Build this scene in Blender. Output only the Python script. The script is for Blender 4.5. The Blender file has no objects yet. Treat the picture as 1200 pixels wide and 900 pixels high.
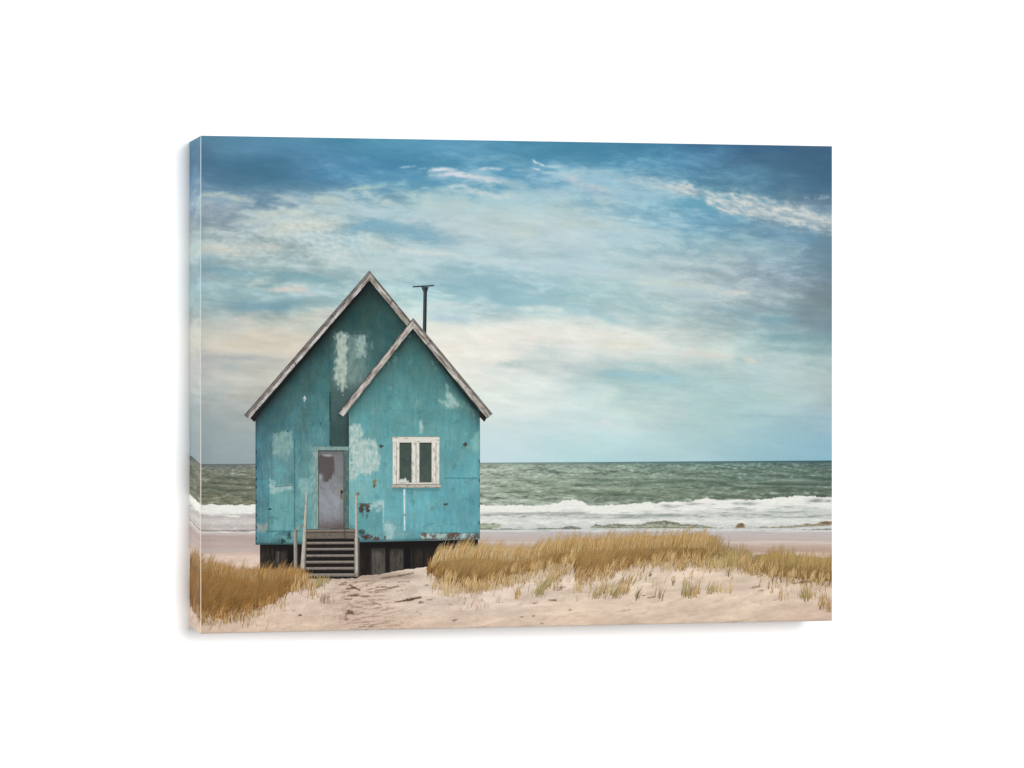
# A stretched canvas print (a thick, gallery-wrapped picture of a blue beach house) standing off a white studio backdrop.
# The print is flat: its picture is ink on the canvas.  Every pictured element is a thin layer of ink, a mesh lying on the
# canvas face, whose ink colours are computed here by procedural noise and stored per vertex.
import bpy, math, random
import numpy as np

random.seed(7)
RNG = np.random.default_rng(7)
scene = bpy.context.scene
COL = scene.collection

# ------------------------------------------------------------------ canvas size and viewpoint
H = 0.300                      # height of the canvas, metres
PX = H / 583.1                 # one sketch unit at the left fold of the canvas
F = 3544.0                     # focal length in sketch units (1200 wide)
TH = math.radians(13.13)       # angle between the view and the wall's normal
CX, YH = 600.0, 420.0
CT, ST = math.cos(TH), math.sin(TH)
DL = F * PX                    # distance camera - left fold along the view
X0 = -364.6 * PX
W = 758.2 * PX / CT            # canvas width
D = 0.0553                     # canvas depth
LIGHT = 1.5                    # what a white surface facing the room reflects (ink is darker than it looks under it)
TOPZ = H
CAMZ = H - (YH - 159.0) * PX

def plane(x, y):
    """sketch units (x right, y down) -> (u, z) metres on the canvas face, undoing the perspective of the sketch"""
    a = (np.asarray(x, float) - CX) / F
    u = (a * DL - X0) / (CT - a * ST)
    z = CAMZ - (np.asarray(y, float) - YH) / F * (DL + u * ST)
    return u, z

XL, XR = 235.4, 974.9
def top_y(x): return 159.0 + (np.asarray(x, float) - XL) / (XR - XL) * 12.4
def bot_y(x): return 742.1 - (np.asarray(x, float) - XL) / (XR - XL) * 15.3

LIFT = 8.0e-6
def place(X, Y, layer):
    """3D points of picture coordinates: x >= XL lies on the face, x < XL wraps round the left edge"""
    X = np.asarray(X, float); Y = np.asarray(Y, float)
    front = X >= XL
    u, z = plane(np.maximum(X, XL), np.where(front, Y, Y))
    s = np.clip((XL - X) / 45.0, 0, 1) * D
    P = np.empty(X.shape + (3,))
    off = layer * LIFT
    P[..., 0] = np.where(front, u, -off)
    P[..., 1] = np.where(front, -D - off, -D + s)
    P[..., 2] = z
    return P

# ------------------------------------------------------------------ noise
_perm = {}
def _tab(seed):
    if seed not in _perm:
        r = np.random.default_rng(seed)
        a = r.uniform(0, 2 * np.pi, 65536)
        _perm[seed] = (np.cos(a), np.sin(a))
    return _perm[seed]
def pn(x, y, seed=0):
    gx, gy = _tab(seed)
    xi = np.floor(x).astype(np.int64); yi = np.floor(y).astype(np.int64)
    fx = x - xi; fy = y - yi
    def g(ix, iy, dx, dy):
        h = ((ix * 73856093) ^ (iy * 19349663)) & 65535
        return gx[h] * dx + gy[h] * dy
    u = fx * fx * fx * (fx * (fx * 6 - 15) + 10); v = fy * fy * fy * (fy * (fy * 6 - 15) + 10)
    a = g(xi, yi, fx, fy); b = g(xi + 1, yi, fx - 1, fy)
    c = g(xi, yi + 1, fx, fy - 1); d = g(xi + 1, yi + 1, fx - 1, fy - 1)
    return (a + (b - a) * u + (c - a + (a - b - c + d) * u) * v) * 1.5
def fbm(x, y, seed=0, octaves=4, gain=0.5):
    t = 0; amp = 1.0
    for k in range(octaves):
        t = t + amp * pn(x * 2 ** k + 17.3 * k, y * 2 ** k - 9.1 * k, seed + k); amp *= gain
    return t
def ss(a, b, x):
    t = np.clip((x - a) / (b - a), 0, 1)
    return t * t * (3 - 2 * t)
def mix(C, col, m):
    m = np.clip(m, 0, 1)[..., None]
    return C * (1 - m) + np.asarray(col, float) * m
def bump(d, w): return np.exp(-(d / w) ** 2)
def interp(x, pts):
    return np.interp(x, [p[0] for p in pts], [p[1] for p in pts])
def sdpoly(X, Y, poly):
    """signed distance to a polygon, negative inside"""
    d = np.full(X.shape, 1e9); ins = np.zeros(X.shape, bool)
    n = len(poly)
    for i in range(n):
        ax, ay = poly[i]; bx, by = poly[(i + 1) % n]
        ex, ey = bx - ax, by - ay
        t = np.clip(((X - ax) * ex + (Y - ay) * ey) / (ex * ex + ey * ey + 1e-9), 0, 1)
        d = np.minimum(d, np.hypot(X - ax - t * ex, Y - ay - t * ey))
        if ay != by:
            c = ((ay > Y) != (by > Y)) & (X < (bx - ax) * (Y - ay) / (by - ay) + ax)
            ins ^= c
    return np.where(ins, -d, d)
def sdbox(X, Y, x0, y0, x1, y1):
    dx = np.maximum(x0 - X, X - x1); dy = np.maximum(y0 - Y, Y - y1)
    return np.where((dx < 0) & (dy < 0), np.maximum(dx, dy), np.hypot(np.maximum(dx, 0), np.maximum(dy, 0)))
def sdpath(X, Y, pts):
    d = np.full(X.shape, 1e9); along = np.zeros(X.shape)
    L = 0; tot = sum(math.dist(pts[i], pts[i + 1]) for i in range(len(pts) - 1))
    for i in range(len(pts) - 1):
        (ax, ay), (bx, by) = pts[i], pts[i + 1]
        ex, ey = bx - ax, by - ay; l = math.hypot(ex, ey)
        t = np.clip(((X - ax) * ex + (Y - ay) * ey) / (l * l), 0, 1)
        dd = np.hypot(X - ax - t * ex, Y - ay - t * ey)
        along = np.where(dd < d, (L + t * l) / tot, along); d = np.minimum(d, dd); L += l
    return d, along

# ------------------------------------------------------------------ materials
def lin(c):
    c = np.clip(np.asarray(c, float) / 255.0, 0, 1)
    return np.where(c <= 0.04045, c / 12.92, ((c + 0.055) / 1.055) ** 2.4)

def ink_material(name, grain):
    m = bpy.data.materials.new(name); m.use_nodes = True
    nt = m.node_tree; b = nt.nodes['Principled BSDF']
    at = nt.nodes.new('ShaderNodeAttribute'); at.attribute_name = 'ink'
    tc = nt.nodes.new('ShaderNodeTexCoord')
    # canvas weave: two crossed sets of threads, plus a fine ink grain
    sep = nt.nodes.new('ShaderNodeSeparateXYZ'); nt.links.new(tc.outputs['Object'], sep.inputs[0])
    nz = nt.nodes.new('ShaderNodeTexNoise'); nz.inputs['Scale'].default_value = 1400; nz.inputs['Detail'].default_value = 3
    nt.links.new(tc.outputs['Object'], nz.inputs['Vector'])
    mr = nt.nodes.new('ShaderNodeMapRange')
    mr.inputs['From Min'].default_value = 0.25; mr.inputs['From Max'].default_value = 0.75
    mr.inputs['To Min'].default_value = 1 - grain; mr.inputs['To Max'].default_value = 1 + grain
    nt.links.new(nz.outputs['Fac'], mr.inputs['Value'])
    mul = nt.nodes.new('ShaderNodeVectorMath'); mul.operation = 'SCALE'
    nt.links.new(at.outputs['Color'], mul.inputs[0]); nt.links.new(mr.outputs[0], mul.inputs['Scale'])
    nt.links.new(mul.outputs[0], b.inputs['Base Color'])
    b.inputs['Roughness'].default_value = 0.85
    b.inputs['Specular IOR Level'].default_value = 0.12
    bp = nt.nodes.new('ShaderNodeBump'); bp.inputs['Strength'].default_value = 0.06; bp.inputs['Distance'].default_value = 0.0002
    nt.links.new(nz.outputs['Fac'], bp.inputs['Height']); nt.links.new(bp.outputs[0], b.inputs['Normal'])
    return m
INK = ink_material('printed_ink', 0.035)
def plain_material(name, col, rough, scale, amount):
    m = bpy.data.materials.new(name); m.use_nodes = True
    nt = m.node_tree; b = nt.nodes['Principled BSDF']
    nz = nt.nodes.new('ShaderNodeTexNoise'); nz.inputs['Scale'].default_value = scale; nz.inputs['Detail'].default_value = 4
    rp = nt.nodes.new('ShaderNodeValToRGB')
    rp.color_ramp.elements[0].color = (*[c * (1 - amount) for c in col], 1); rp.color_ramp.elements[1].color = (*col, 1)
    rp.color_ramp.elements[0].position = 0.3; rp.color_ramp.elements[1].position = 0.7
    nt.links.new(nz.outputs['Fac'], rp.inputs[0]); nt.links.new(rp.outputs[0], b.inputs['Base Color'])
    b.inputs['Roughness'].default_value = rough; b.inputs['Specular IOR Level'].default_value = 0.2
    return m

# ------------------------------------------------------------------ mesh builders
def link(name, me, parent, mat):
    o = bpy.data.objects.new(name, me); COL.objects.link(o)
    me.materials.append(mat)
    if parent is not None: o.parent = parent
    return o
def build(name, P, C, faces, parent, mat=None):
    """P (n,3) metres, C (n,3) sRGB 0-255 as the ink looks, faces (m,4) int array or list of tuples"""
    me = bpy.data.meshes.new(name)
    P = np.asarray(P, np.float32).reshape(-1, 3)
    if isinstance(faces, np.ndarray):
        k = faces.shape[1]
        me.vertices.add(len(P)); me.vertices.foreach_set('co', P.ravel())
        me.loops.add(faces.size); me.loops.foreach_set('vertex_index', faces.astype(np.int32).ravel())
        me.polygons.add(len(faces)); me.polygons.foreach_set('loop_start', np.arange(0, faces.size, k, dtype=np.int32))
        me.update(calc_edges=True); me.validate()
    else:
        me.from_pydata([tuple(p) for p in P], [], faces); me.update()
    if C is not None:
        at = me.color_attributes.new('ink', 'FLOAT_COLOR', 'POINT')
        L = np.ones((len(P), 4), np.float32); L[:, :3] = lin(np.asarray(C).reshape(-1, 3)) / LIGHT
        at.data.foreach_set('color', L.ravel())
    return link(name, me, parent, mat or INK)
def gridfaces(ny, nx, flip=False):
    i = np.arange(ny - 1)[:, None] * nx + np.arange(nx - 1)[None, :]
    f = np.stack([i, i + nx, i + nx + 1, i + 1], -1).reshape(-1, 4)
    return f[:, ::-1] if flip else f
def patch(name, X, Y, layer, fn, parent):
    """a curved or straight patch of ink: X, Y (ny, nx) picture coordinates; fn(X, Y, s, t) -> colours"""
    ny, nx = X.shape
    s = np.broadcast_to(np.linspace(0, 1, nx)[None, :], X.shape); t = np.broadcast_to(np.linspace(0, 1, ny)[:, None], X.shape)
    return build(name, place(X, Y, layer), fn(X, Y, s, t), gridfaces(ny, nx), parent)
def convex(name, poly, layer, fn, parent, res=2.0):
    """ink filling a polygon that every horizontal line crosses once"""
    ys = [p[1] for p in poly]; y0, y1 = min(ys), max(ys)
    levels = sorted(set(ys)); rows = []
    for a, b in zip(levels[:-1], levels[1:]):
        k = max(2, int((b - a) * res) + 1)
        rows += list(np.linspace(a + 1e-4, b - 1e-4, k))
    lo, hi = [], []
    for y in rows:
        xs = []
        for i in range(len(poly)):
            (ax, ay), (bx, by) = poly[i], poly[(i + 1) % len(poly)]
            if (ay <= y < by) or (by <= y < ay):
                xs.append(ax + (bx - ax) * (y - ay) / (by - ay))
        lo.append(min(xs)); hi.append(max(xs))
    lo = np.array(lo)[:, None]; hi = np.array(hi)[:, None]
    nx = max(3, int((hi - lo).max() * res))
    t = np.linspace(0, 1, nx)[None, :]
    X = lo + (hi - lo) * t; Y = np.repeat(np.array(rows)[:, None], nx, 1)
    return patch(name, X, Y, layer, fn, parent)
def quad(name, a, b, c, d, layer, fn, parent, res=2.5):
    """ink filling a quadrilateral a (top left) b (top right) c (bottom right) d (bottom left)"""
    w = max(math.dist(a, b), math.dist(d, c)); h = max(math.dist(a, d), math.dist(b, c))
    nx = max(3, int(w * res)); ny = max(3, int(h * res))
    s = np.linspace(0, 1, nx)[None, :]; t = np.linspace(0, 1, ny)[:, None]
    X = (a[0] * (1 - s) + b[0] * s) * (1 - t) + (d[0] * (1 - s) + c[0] * s) * t
    Y = (a[1] * (1 - s) + b[1] * s) * (1 - t) + (d[1] * (1 - s) + c[1] * s) * t
    return patch(name, X, Y, layer, fn, parent)

def xs_all(res):
    """columns of the picture, side wrap first, with an exact column at the fold"""
    side = np.linspace(XL - 45, XL - 1e-3, 40)
    return np.concatenate([side, np.linspace(XL, XR, int((XR - XL) * res))])

# ------------------------------------------------------------------ the thing
root = bpy.data.objects.new('canvas_print', None); COL.objects.link(root)
root.empty_display_size = 0.05
root['label'] = 'thick gallery-wrapped canvas print of a weathered blue beach house beside the sea'
root['category'] = 'canvas print'

# stretched canvas body: a bevelled block behind the ink
def body():
    import bmesh
    bm = bmesh.new()
    bmesh.ops.create_cube(bm, size=1)
    for v in bm.verts:
        v.co.x = (v.co.x + 0.5) * W; v.co.y = -D + (v.co.y + 0.5) * (D - 0.001); v.co.z = (v.co.z + 0.5) * H
    me = bpy.data.meshes.new('stretched_canvas'); bm.to_mesh(me); bm.free()
    return link('stretched_canvas', me, root, plain_material('raw_canvas', (0.62, 0.61, 0.58), 0.9, 900, 0.06))
body()

# ------------------------------------------------------------------ printed sky
SX = [222, 269, 316, 363, 410, 457, 504, 551, 598, 645, 692, 739, 786, 833, 880, 927, 974]
SKY = [
 (160, '589 58a 58a 59a 48a 59a 59b 59b 48a 48a 48a 48a 47a 369 368 368 468'),
 (175, '579 58a 58a 58a 48b 59a 59b 69b 59a 48a 48a 48a 48a 47a 469 469 468'),
 (190, '579 479 479 58a 58b 48a 48b 59b 59b 59b 59b 59b 59b 58a 579 478 468'),
 (205, '68a 479 479 58a 59b 59b 59b 7ab 7ab 7ac 9bc 7ab 59b 58a 58a 479 468'),
 (220, '79a 58a 58a 58a 69b 7ab 6ab 7ac 7ac 8bc 9bc 9bc 8ab 69a 58a 579 479'),
 (235, '9ab 9ab 79a 9ab abb 8ab acc acc acc acc 8bc 9bc 8bc 6ab 79a 689 579'),
 (250, '89a 79a abb bcb acc bcc bcc bcc bcc bcc 9bc 8bc 7ac 6ab 79b 89a 89a'),
 (265, '89a 9ab bcc ccc 8ab 8ab abc bcc bcc bcc bcc acc 8bc 7ac 69b 79a 79a'),
 (280, 'abb abb abb bcc acc 8bc 8bc bcc bcc bcd bcd bcc 9bc 8bb 8ab 8ab 689'),
 (295, 'bcb bcb abb abb bcc bcc bcc bcd acc acc acc acc 9bc 9bb 9bb 8ab 689'),
 (310, '8ab 9ab abb abb bcc bcc acc acc bcc bcd bcd acc abc abb 9ab 8ab 689'),
 (325, '9ab 9bb 7aa 8ab 9bb bcc 9bc 8bc 9bc acc acc bcc bcc abb 9ab 8ab 789'),
 (340, '9bb 9bb abb bcc acc acc acc 8bc 8bc acc acc acc bcc bcc abb 9aa 789'),
 (355, '9bb 8ab 7ab 8ab acc acc bdd acc 9bc 9bc 9cc abc acc abb 9ab 8aa 788'),
 (370, '9aa bbb 8aa bcb bcc cdd cdd bdd acc cdd acc acc acc abb 8ab 8aa 789'),
 (385, 'ccb ccb ccb ccb ccb edd edd eed ddd edd ddd cdd bcc abb 9bb 8ab 789'),
 (400, 'ccb dcb dcb dcb ccb eed eed eed eed ddd edd edd ddc bcc acc 9bb 8aa'),
 (415, 'bbb ccb ccb dcb ccb eee eee eed edd cdd ddd ddc ddd cdc bcc acc 9bb'),
 (430, 'bbb abb bbb ccb ccb eee eee eed ddd bcc bcc acc bcc acc bcc bcc abb'),
 (445, 'bbb ccb ccb ccb ccb eed eed ded ded dde acc 9cc acc acc acc bcc abb'),
 (460, 'abb bbb bba ccb ccb ded ded ded ded dee cdd acc bcc acc acc bcc abb'),
 (480, '9aa aaa aba aba aba ded ded ded ded dee cdd bdc bcc acc acc acc abb'),
 (500, '9aa 9aa aba aba aba cdd cdd cdd cdd cde cdd cdd bcc acc acc 9bc 9bc'),
 (520, '89a 9aa 9aa 9aa 9aa cde cde cde cde bdd bdd bdd acd acc 9cc 9bc 8bc'),
 (548, '89a 89a 89a 89a 89a cde cde cde cde bde add acd acd acd 9bc 8bc 8bc'),
]
PAL = {'ded': (222, 230, 222), 'eed': (234, 232, 219), 'edd': (228, 225, 215), 'eee': (233, 233, 224), 'cde': (197, 220, 226), 'ccb': (206, 202, 187), 'dcb': (213, 202, 185),
       'aba': (166, 174, 170), 'bde': (188, 216, 222), 'acd': (174, 207, 214), 'dee': (214, 226, 222), 'dde': (214, 224, 222), '369': (58, 104, 146), '368': (56, 100, 138), '469': (64, 105, 145), '89a': (143, 160, 166)}
_sky = np.array([[PAL.get(c) or [int(ch, 16) * 17 for ch in c] for c in row.split()] for _, row in SKY], float)
_sy = np.array([y for y, _ in SKY], float)
def _soft(A, k):
    P = np.pad(A, ((1, 1), (1, 1), (0, 0)), mode='edge')
    B = sum(P[1 + i:P.shape[0] - 1 + i, 1 + j:P.shape[1] - 1 + j] * (2 - abs(i)) * (2 - abs(j)) for i in (-1, 0, 1) for j in (-1, 0, 1)) / 16
    return A * (1 - k) + B * k
_l = _sky.mean(-1, keepdims=True); _c = _sky - _l
_sky = _soft(_l, .1) + _soft(_soft(_c, 1.0), .5) * .93
def _extreme(A, dark, ry, rx):
    n, m, _ = A.shape; L = A.mean(-1); out = A.copy()
    for i in range(n):
        for j in range(m):
            i0, j0 = max(0, i - ry), max(0, j - rx); B = L[i0:i + ry + 1, j0:j + rx + 1]
            k = np.unravel_index(B.argmin() if dark else B.argmax(), B.shape); out[i, j] = A[i0 + k[0], j0 + k[1]]
    return _soft(_soft(_soft(out, 1), 1), .5)
_dark = _extreme(_sky, True, 1, 1); _pale = _extreme(_sky, False, 1, 1)
def sky_base(X, Y, table=None):
    """smooth ink gradient through the table of sky colours"""
    table = _sky if table is None else table
    fx = np.interp(X, SX, np.arange(len(SX))); fy = np.interp(Y, _sy, np.arange(len(_sy)))
    def cub(t, n):
        i = np.clip(np.floor(t).astype(int), 0, n - 2); f = t - i
        # uniform cubic B-spline, softened toward Catmull-Rom
        wB = np.stack([(1 - f) ** 3 / 6, (3 * f ** 3 - 6 * f ** 2 + 4) / 6, (-3 * f ** 3 + 3 * f ** 2 + 3 * f + 1) / 6, f ** 3 / 6], -1)
        wC = np.stack([-.5 * f + f ** 2 - .5 * f ** 3, 1 - 2.5 * f ** 2 + 1.5 * f ** 3, .5 * f + 2 * f ** 2 - 1.5 * f ** 3, -.5 * f ** 2 + .5 * f ** 3], -1)
        return i, 0.25 * wB + 0.75 * wC
    ix, wx = cub(fx, len(SX)); iy, wy = cub(fy, len(_sy))
    out = np.zeros(X.shape + (3,))
    for a in range(4):
        yy = np.clip(iy + a - 1, 0, len(_sy) - 1)
        for b in range(4):
            xx = np.clip(ix + b - 1, 0, len(SX) - 1)
            out += table[yy, xx] * (wy[..., a] * wx[..., b])[..., None]
    return out
# wisps: points, half width, strength, colour, raggedness
WISPS = [
 ([(505, 396), (560, 392), (640, 386), (700, 390), (770, 402)], 13, .5, (236, 232, 221), .7), ([(510, 412), (560, 416), (600, 410)], 10, .45, (237, 233, 221), .6),
 ([(545, 440), (600, 446), (660, 450)], 9, .35, (228, 233, 226), .5), ([(560, 470), (650, 474)], 12, .35, (224, 231, 225), .4),
 ([(300, 322), (345, 324), (400, 331)], 5, .55, (122, 165, 176), .5), ([(228, 313), (270, 318), (300, 321)], 5, .6, (125, 163, 175), .4),
 ([(222, 302), (255, 302)], 4, .5, (135, 170, 182), .4),
 ([(270, 357), (315, 362), (350, 356)], 6, .6, (118, 158, 174), .5), ([(300, 366), (325, 367)], 4, .5, (122, 160, 174), .4),
 ([(418, 264), (465, 268), (525, 283)], 8, .6, (124, 172, 192), .7), ([(408, 268), (450, 262)], 6, .4, (124, 172, 196), .6),
 ([(505, 372), (555, 374)], 4.5, .7, (178, 203, 214), .4), ([(585, 358), (640, 352)], 5, .4, (150, 192, 202), .5),
 ([(640, 360), (700, 372), (735, 380)], 4, .5, (158, 196, 204), .4),
 ([(700, 437), (745, 440), (800, 446)], 4.5, .6, (156, 196, 206), .5), ([(715, 426), (770, 428)], 3, .3, (165, 200, 205), .5),
 ([(585, 427), (625, 426), (660, 422)], 4, .7, (190, 206, 202), .5), ([(630, 408), (655, 415)], 6, .5, (192, 210, 205), .6),
 ([(885, 374), (930, 376)], 4, .6, (124, 164, 178), .5), ([(895, 394), (975, 398)], 6, .5, (130, 166, 172), .5), ([(900, 408), (975, 412)], 4, .4, (140, 170, 178), .5),
 ([(835, 362), (870, 363)], 3, .5, (140, 175, 186), .5), ([(228, 418), (300, 420), (330, 424)], 3.5, .55, (172, 179, 180), .5), ([(255, 430), (280, 429)], 4, .5, (165, 176, 180), .5),
 ([(262, 465), (300, 467)], 2.5, .35, (168, 170, 158), .4), ([(400, 201), (470, 187)], 7, .4, (72, 132, 168), .6), ([(480, 205), (500, 215), (535, 214)], 5, .5, (86, 146, 180), .5),
 ([(785, 233), (830, 244), (880, 262)], 7, .45, (98, 158, 184), .5), ([(880, 268), (975, 285)], 7, .5, (104, 146, 172), .5),
 ([(620, 222), (660, 216)], 4, .4, (110, 160, 185), .7), ([(670, 212), (700, 222)], 3, .5, (115, 165, 190), .7),
 ([(840, 290), (890, 300)], 7, .3, (150, 175, 190), .5),
 ([(222, 236), (240, 228), (262, 228), (295, 236)], 3, .7, (178, 194, 190), .7), ([(225, 248), (285, 243)], 7, .4, (160, 176, 186), .9),
 ([(325, 236), (360, 231), (412, 238)], 5, .5, (168, 190, 194), 1.2), ([(370, 233), (395, 236)], 6, .7, (186, 202, 194), .9),
 ([(300, 252), (340, 248), (370, 254)], 4, .6, (192, 204, 196), .8), ([(318, 268), (350, 265), (398, 262)], 7, .7, (202, 208, 198), .7),
 ([(270, 262), (310, 258)], 3.5, .5, (190, 202, 198), .9), ([(222, 298), (240, 290), (262, 292), (292, 300)], 4.5, .75, (204, 206, 196), .7),
 ([(280, 288), (330, 290)], 3, .5, (196, 198, 192), .8), ([(255, 275), (300, 280)], 3, .4, (182, 192, 196), 1.2),
 ([(290, 336), (300, 330), (318, 326)], 4, .6, (188, 204, 198), .8), ([(265, 330), (285, 330)], 2.5, .4, (180, 196, 192), .8),
 ([(318, 340), (340, 338), (362, 341)], 3.4, .75, (212, 206, 198), .6), ([(350, 346), (374, 346)], 2.4, .6, (190, 206, 210), .6), ([(345, 335), (358, 335)], 1.8, .6, (205, 212, 204), .5),
 ([(385, 295), (410, 300)], 9, .5, (198, 210, 206), .7), ([(425, 280), (455, 290)], 8, .5, (200, 212, 206), .8),
 ([(458, 290), (500, 297), (532, 298)], 4, .6, (208, 216, 214), .6), ([(530, 300), (565, 306), (600, 306)], 4, .45, (200, 214, 216), .7),
 ([(405, 222), (445, 219)], 1.6, .7, (172, 200, 190), .6), ([(470, 196), (488, 195)], 1.1, .6, (160, 195, 214), .5), ([(490, 198), (500, 197)], 1.2, .4, (150, 190, 210), .5),
 ([(504, 200), (520, 198), (535, 199)], 2.2, .85, (212, 220, 226), .5), ([(506, 205), (530, 204), (550, 206), (570, 210), (592, 212)], 3.4, .95, (204, 212, 220), .5),
 ([(530, 202), (545, 205)], 2.6, .6, (214, 218, 224), .5), ([(563, 199), (575, 197), (590, 198)], 2.0, .7, (190, 206, 216), .6), ([(575, 212), (605, 216)], 3, .4, (180, 204, 206), .7),
 ([(525, 220), (540, 217), (548, 220)], 2.2, .7, (184, 206, 214), .6), ([(545, 223), (565, 226), (585, 230), (605, 230)], 3.2, .75, (190, 208, 212), .6),
 ([(480, 232), (530, 224)], 5, .4, (176, 202, 204), .8), ([(490, 240), (560, 238)], 8, .4, (192, 206, 202), .7),
 ([(624, 188), (632, 192), (638, 195)], 1.3, .9, (206, 222, 228), .5), ([(623, 197), (634, 199)], 1.5, .8, (200, 218, 226), .5), ([(640, 195), (658, 196)], 1.6, .7, (182, 208, 214), .6), ([(632, 202), (660, 203)], 2, .6, (176, 204, 212), .7),
 ([(600, 199), (625, 201)], 2, .35, (165, 195, 205), .7), ([(655, 205), (685, 200), (712, 208)], 5, .5, (178, 200, 204), .9), ([(662, 208), (690, 218), (712, 224)], 5, .65, (190, 200, 206), .8), ([(700, 200), (745, 208), (790, 214)], 3.5, .35, (165, 194, 205), .9),
 ([(630, 222), (668, 226)], 3.2, .5, (170, 194, 206), .9), ([(600, 231), (632, 232)], 1.6, .6, (170, 200, 212), .5), ([(640, 246), (680, 246)], 8, .35, (186, 206, 204), .8), ([(688, 233), (694, 232)], 1.6, .5, (170, 200, 214), .4),
 ([(720, 222), (785, 228)], 7, .35, (170, 196, 206), .8), ([(650, 263), (700, 262), (745, 268)], 5, .5, (192, 208, 204), .7), ([(735, 268), (775, 271)], 3, .4, (186, 202, 204), .7),
 ([(600, 272), (625, 272)], 6, .4, (196, 212, 200), .7), ([(612, 312), (625, 315)], 2.5, .5, (206, 218, 214), .7), ([(640, 318), (760, 320)], 5, .35, (188, 206, 212), .7), ([(745, 331), (800, 332)], 3.5, .5, (200, 214, 206), .7), ([(632, 341), (638, 341)], 1.8, .5, (190, 214, 220), .5),
 ([(770, 343), (790, 345)], 3, .4, (196, 210, 206), .7), ([(788, 331), (830, 336), (845, 340)], 3.2, .5, (200, 210, 202), .8), ([(848, 343), (862, 343), (880, 341)], 2.6, .65, (208, 208, 200), .7), ([(850, 334), (880, 335)], 2.4, .4, (176, 198, 200), .7), ([(795, 347), (830, 347)], 2.5, .4, (170, 190, 202), 1.),
 ([(610, 362), (640, 361), (668, 366)], 3.6, .75, (206, 222, 218), .5), ([(616, 371), (660, 374)], 3, .55, (198, 214, 208), .8), ([(660, 376), (690, 372), (708, 380)], 4, .6, (216, 222, 216), .5),
 ([(500, 358), (540, 358)], 5, .5, (202, 216, 214), .7), ([(545, 362), (585, 358)], 4, .45, (196, 212, 214), .7),
 ([(560, 420), (600, 416)], 4, .5, (236, 234, 226), .6), ([(700, 404), (760, 404)], 5, .5, (222, 222, 204), .5), ([(795, 413), (830, 415), (855, 420)], 4.5, .6, (218, 216, 206), .6), ([(760, 420), (840, 424)], 4, .5, (206, 214, 208), .6),
 ([(873, 421), (884, 425)], 3.2, .75, (220, 218, 204), .6), ([(888, 417), (894, 418)], 2, .5, (200, 214, 214), .5), ([(930, 420), (945, 428)], 5, .4, (190, 208, 204), .8),
 ([(700, 460), (722, 462)], 7, .35, (204, 222, 212), .5), ([(728, 488), (770, 490)], 6, .35, (200, 220, 212), .5), ([(700, 495), (720, 496)], 4, .4, (214, 222, 220), .5),
 ([(880, 462), (925, 464)], 3.5, .4, (182, 206, 196), .5), ([(905, 478), (965, 478)], 3, .35, (178, 200, 212), .5), ([(868, 487), (960, 489)], 1.6, .3, (142, 180, 188), .4),
 ([(285, 372), (310, 366), (335, 376)], 4, .4, (196, 194, 184), .6), ([(340, 376), (380, 366), (400, 370)], 5, .5, (206, 200, 188), .6), ([(255, 380), (300, 376)], 5, .4, (204, 200, 190), .5), ([(290, 393), (320, 390)], 6, .4, (214, 198, 182), .5), ([(250, 405), (340, 402)], 8, .4, (212, 202, 184), .4),
]
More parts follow.
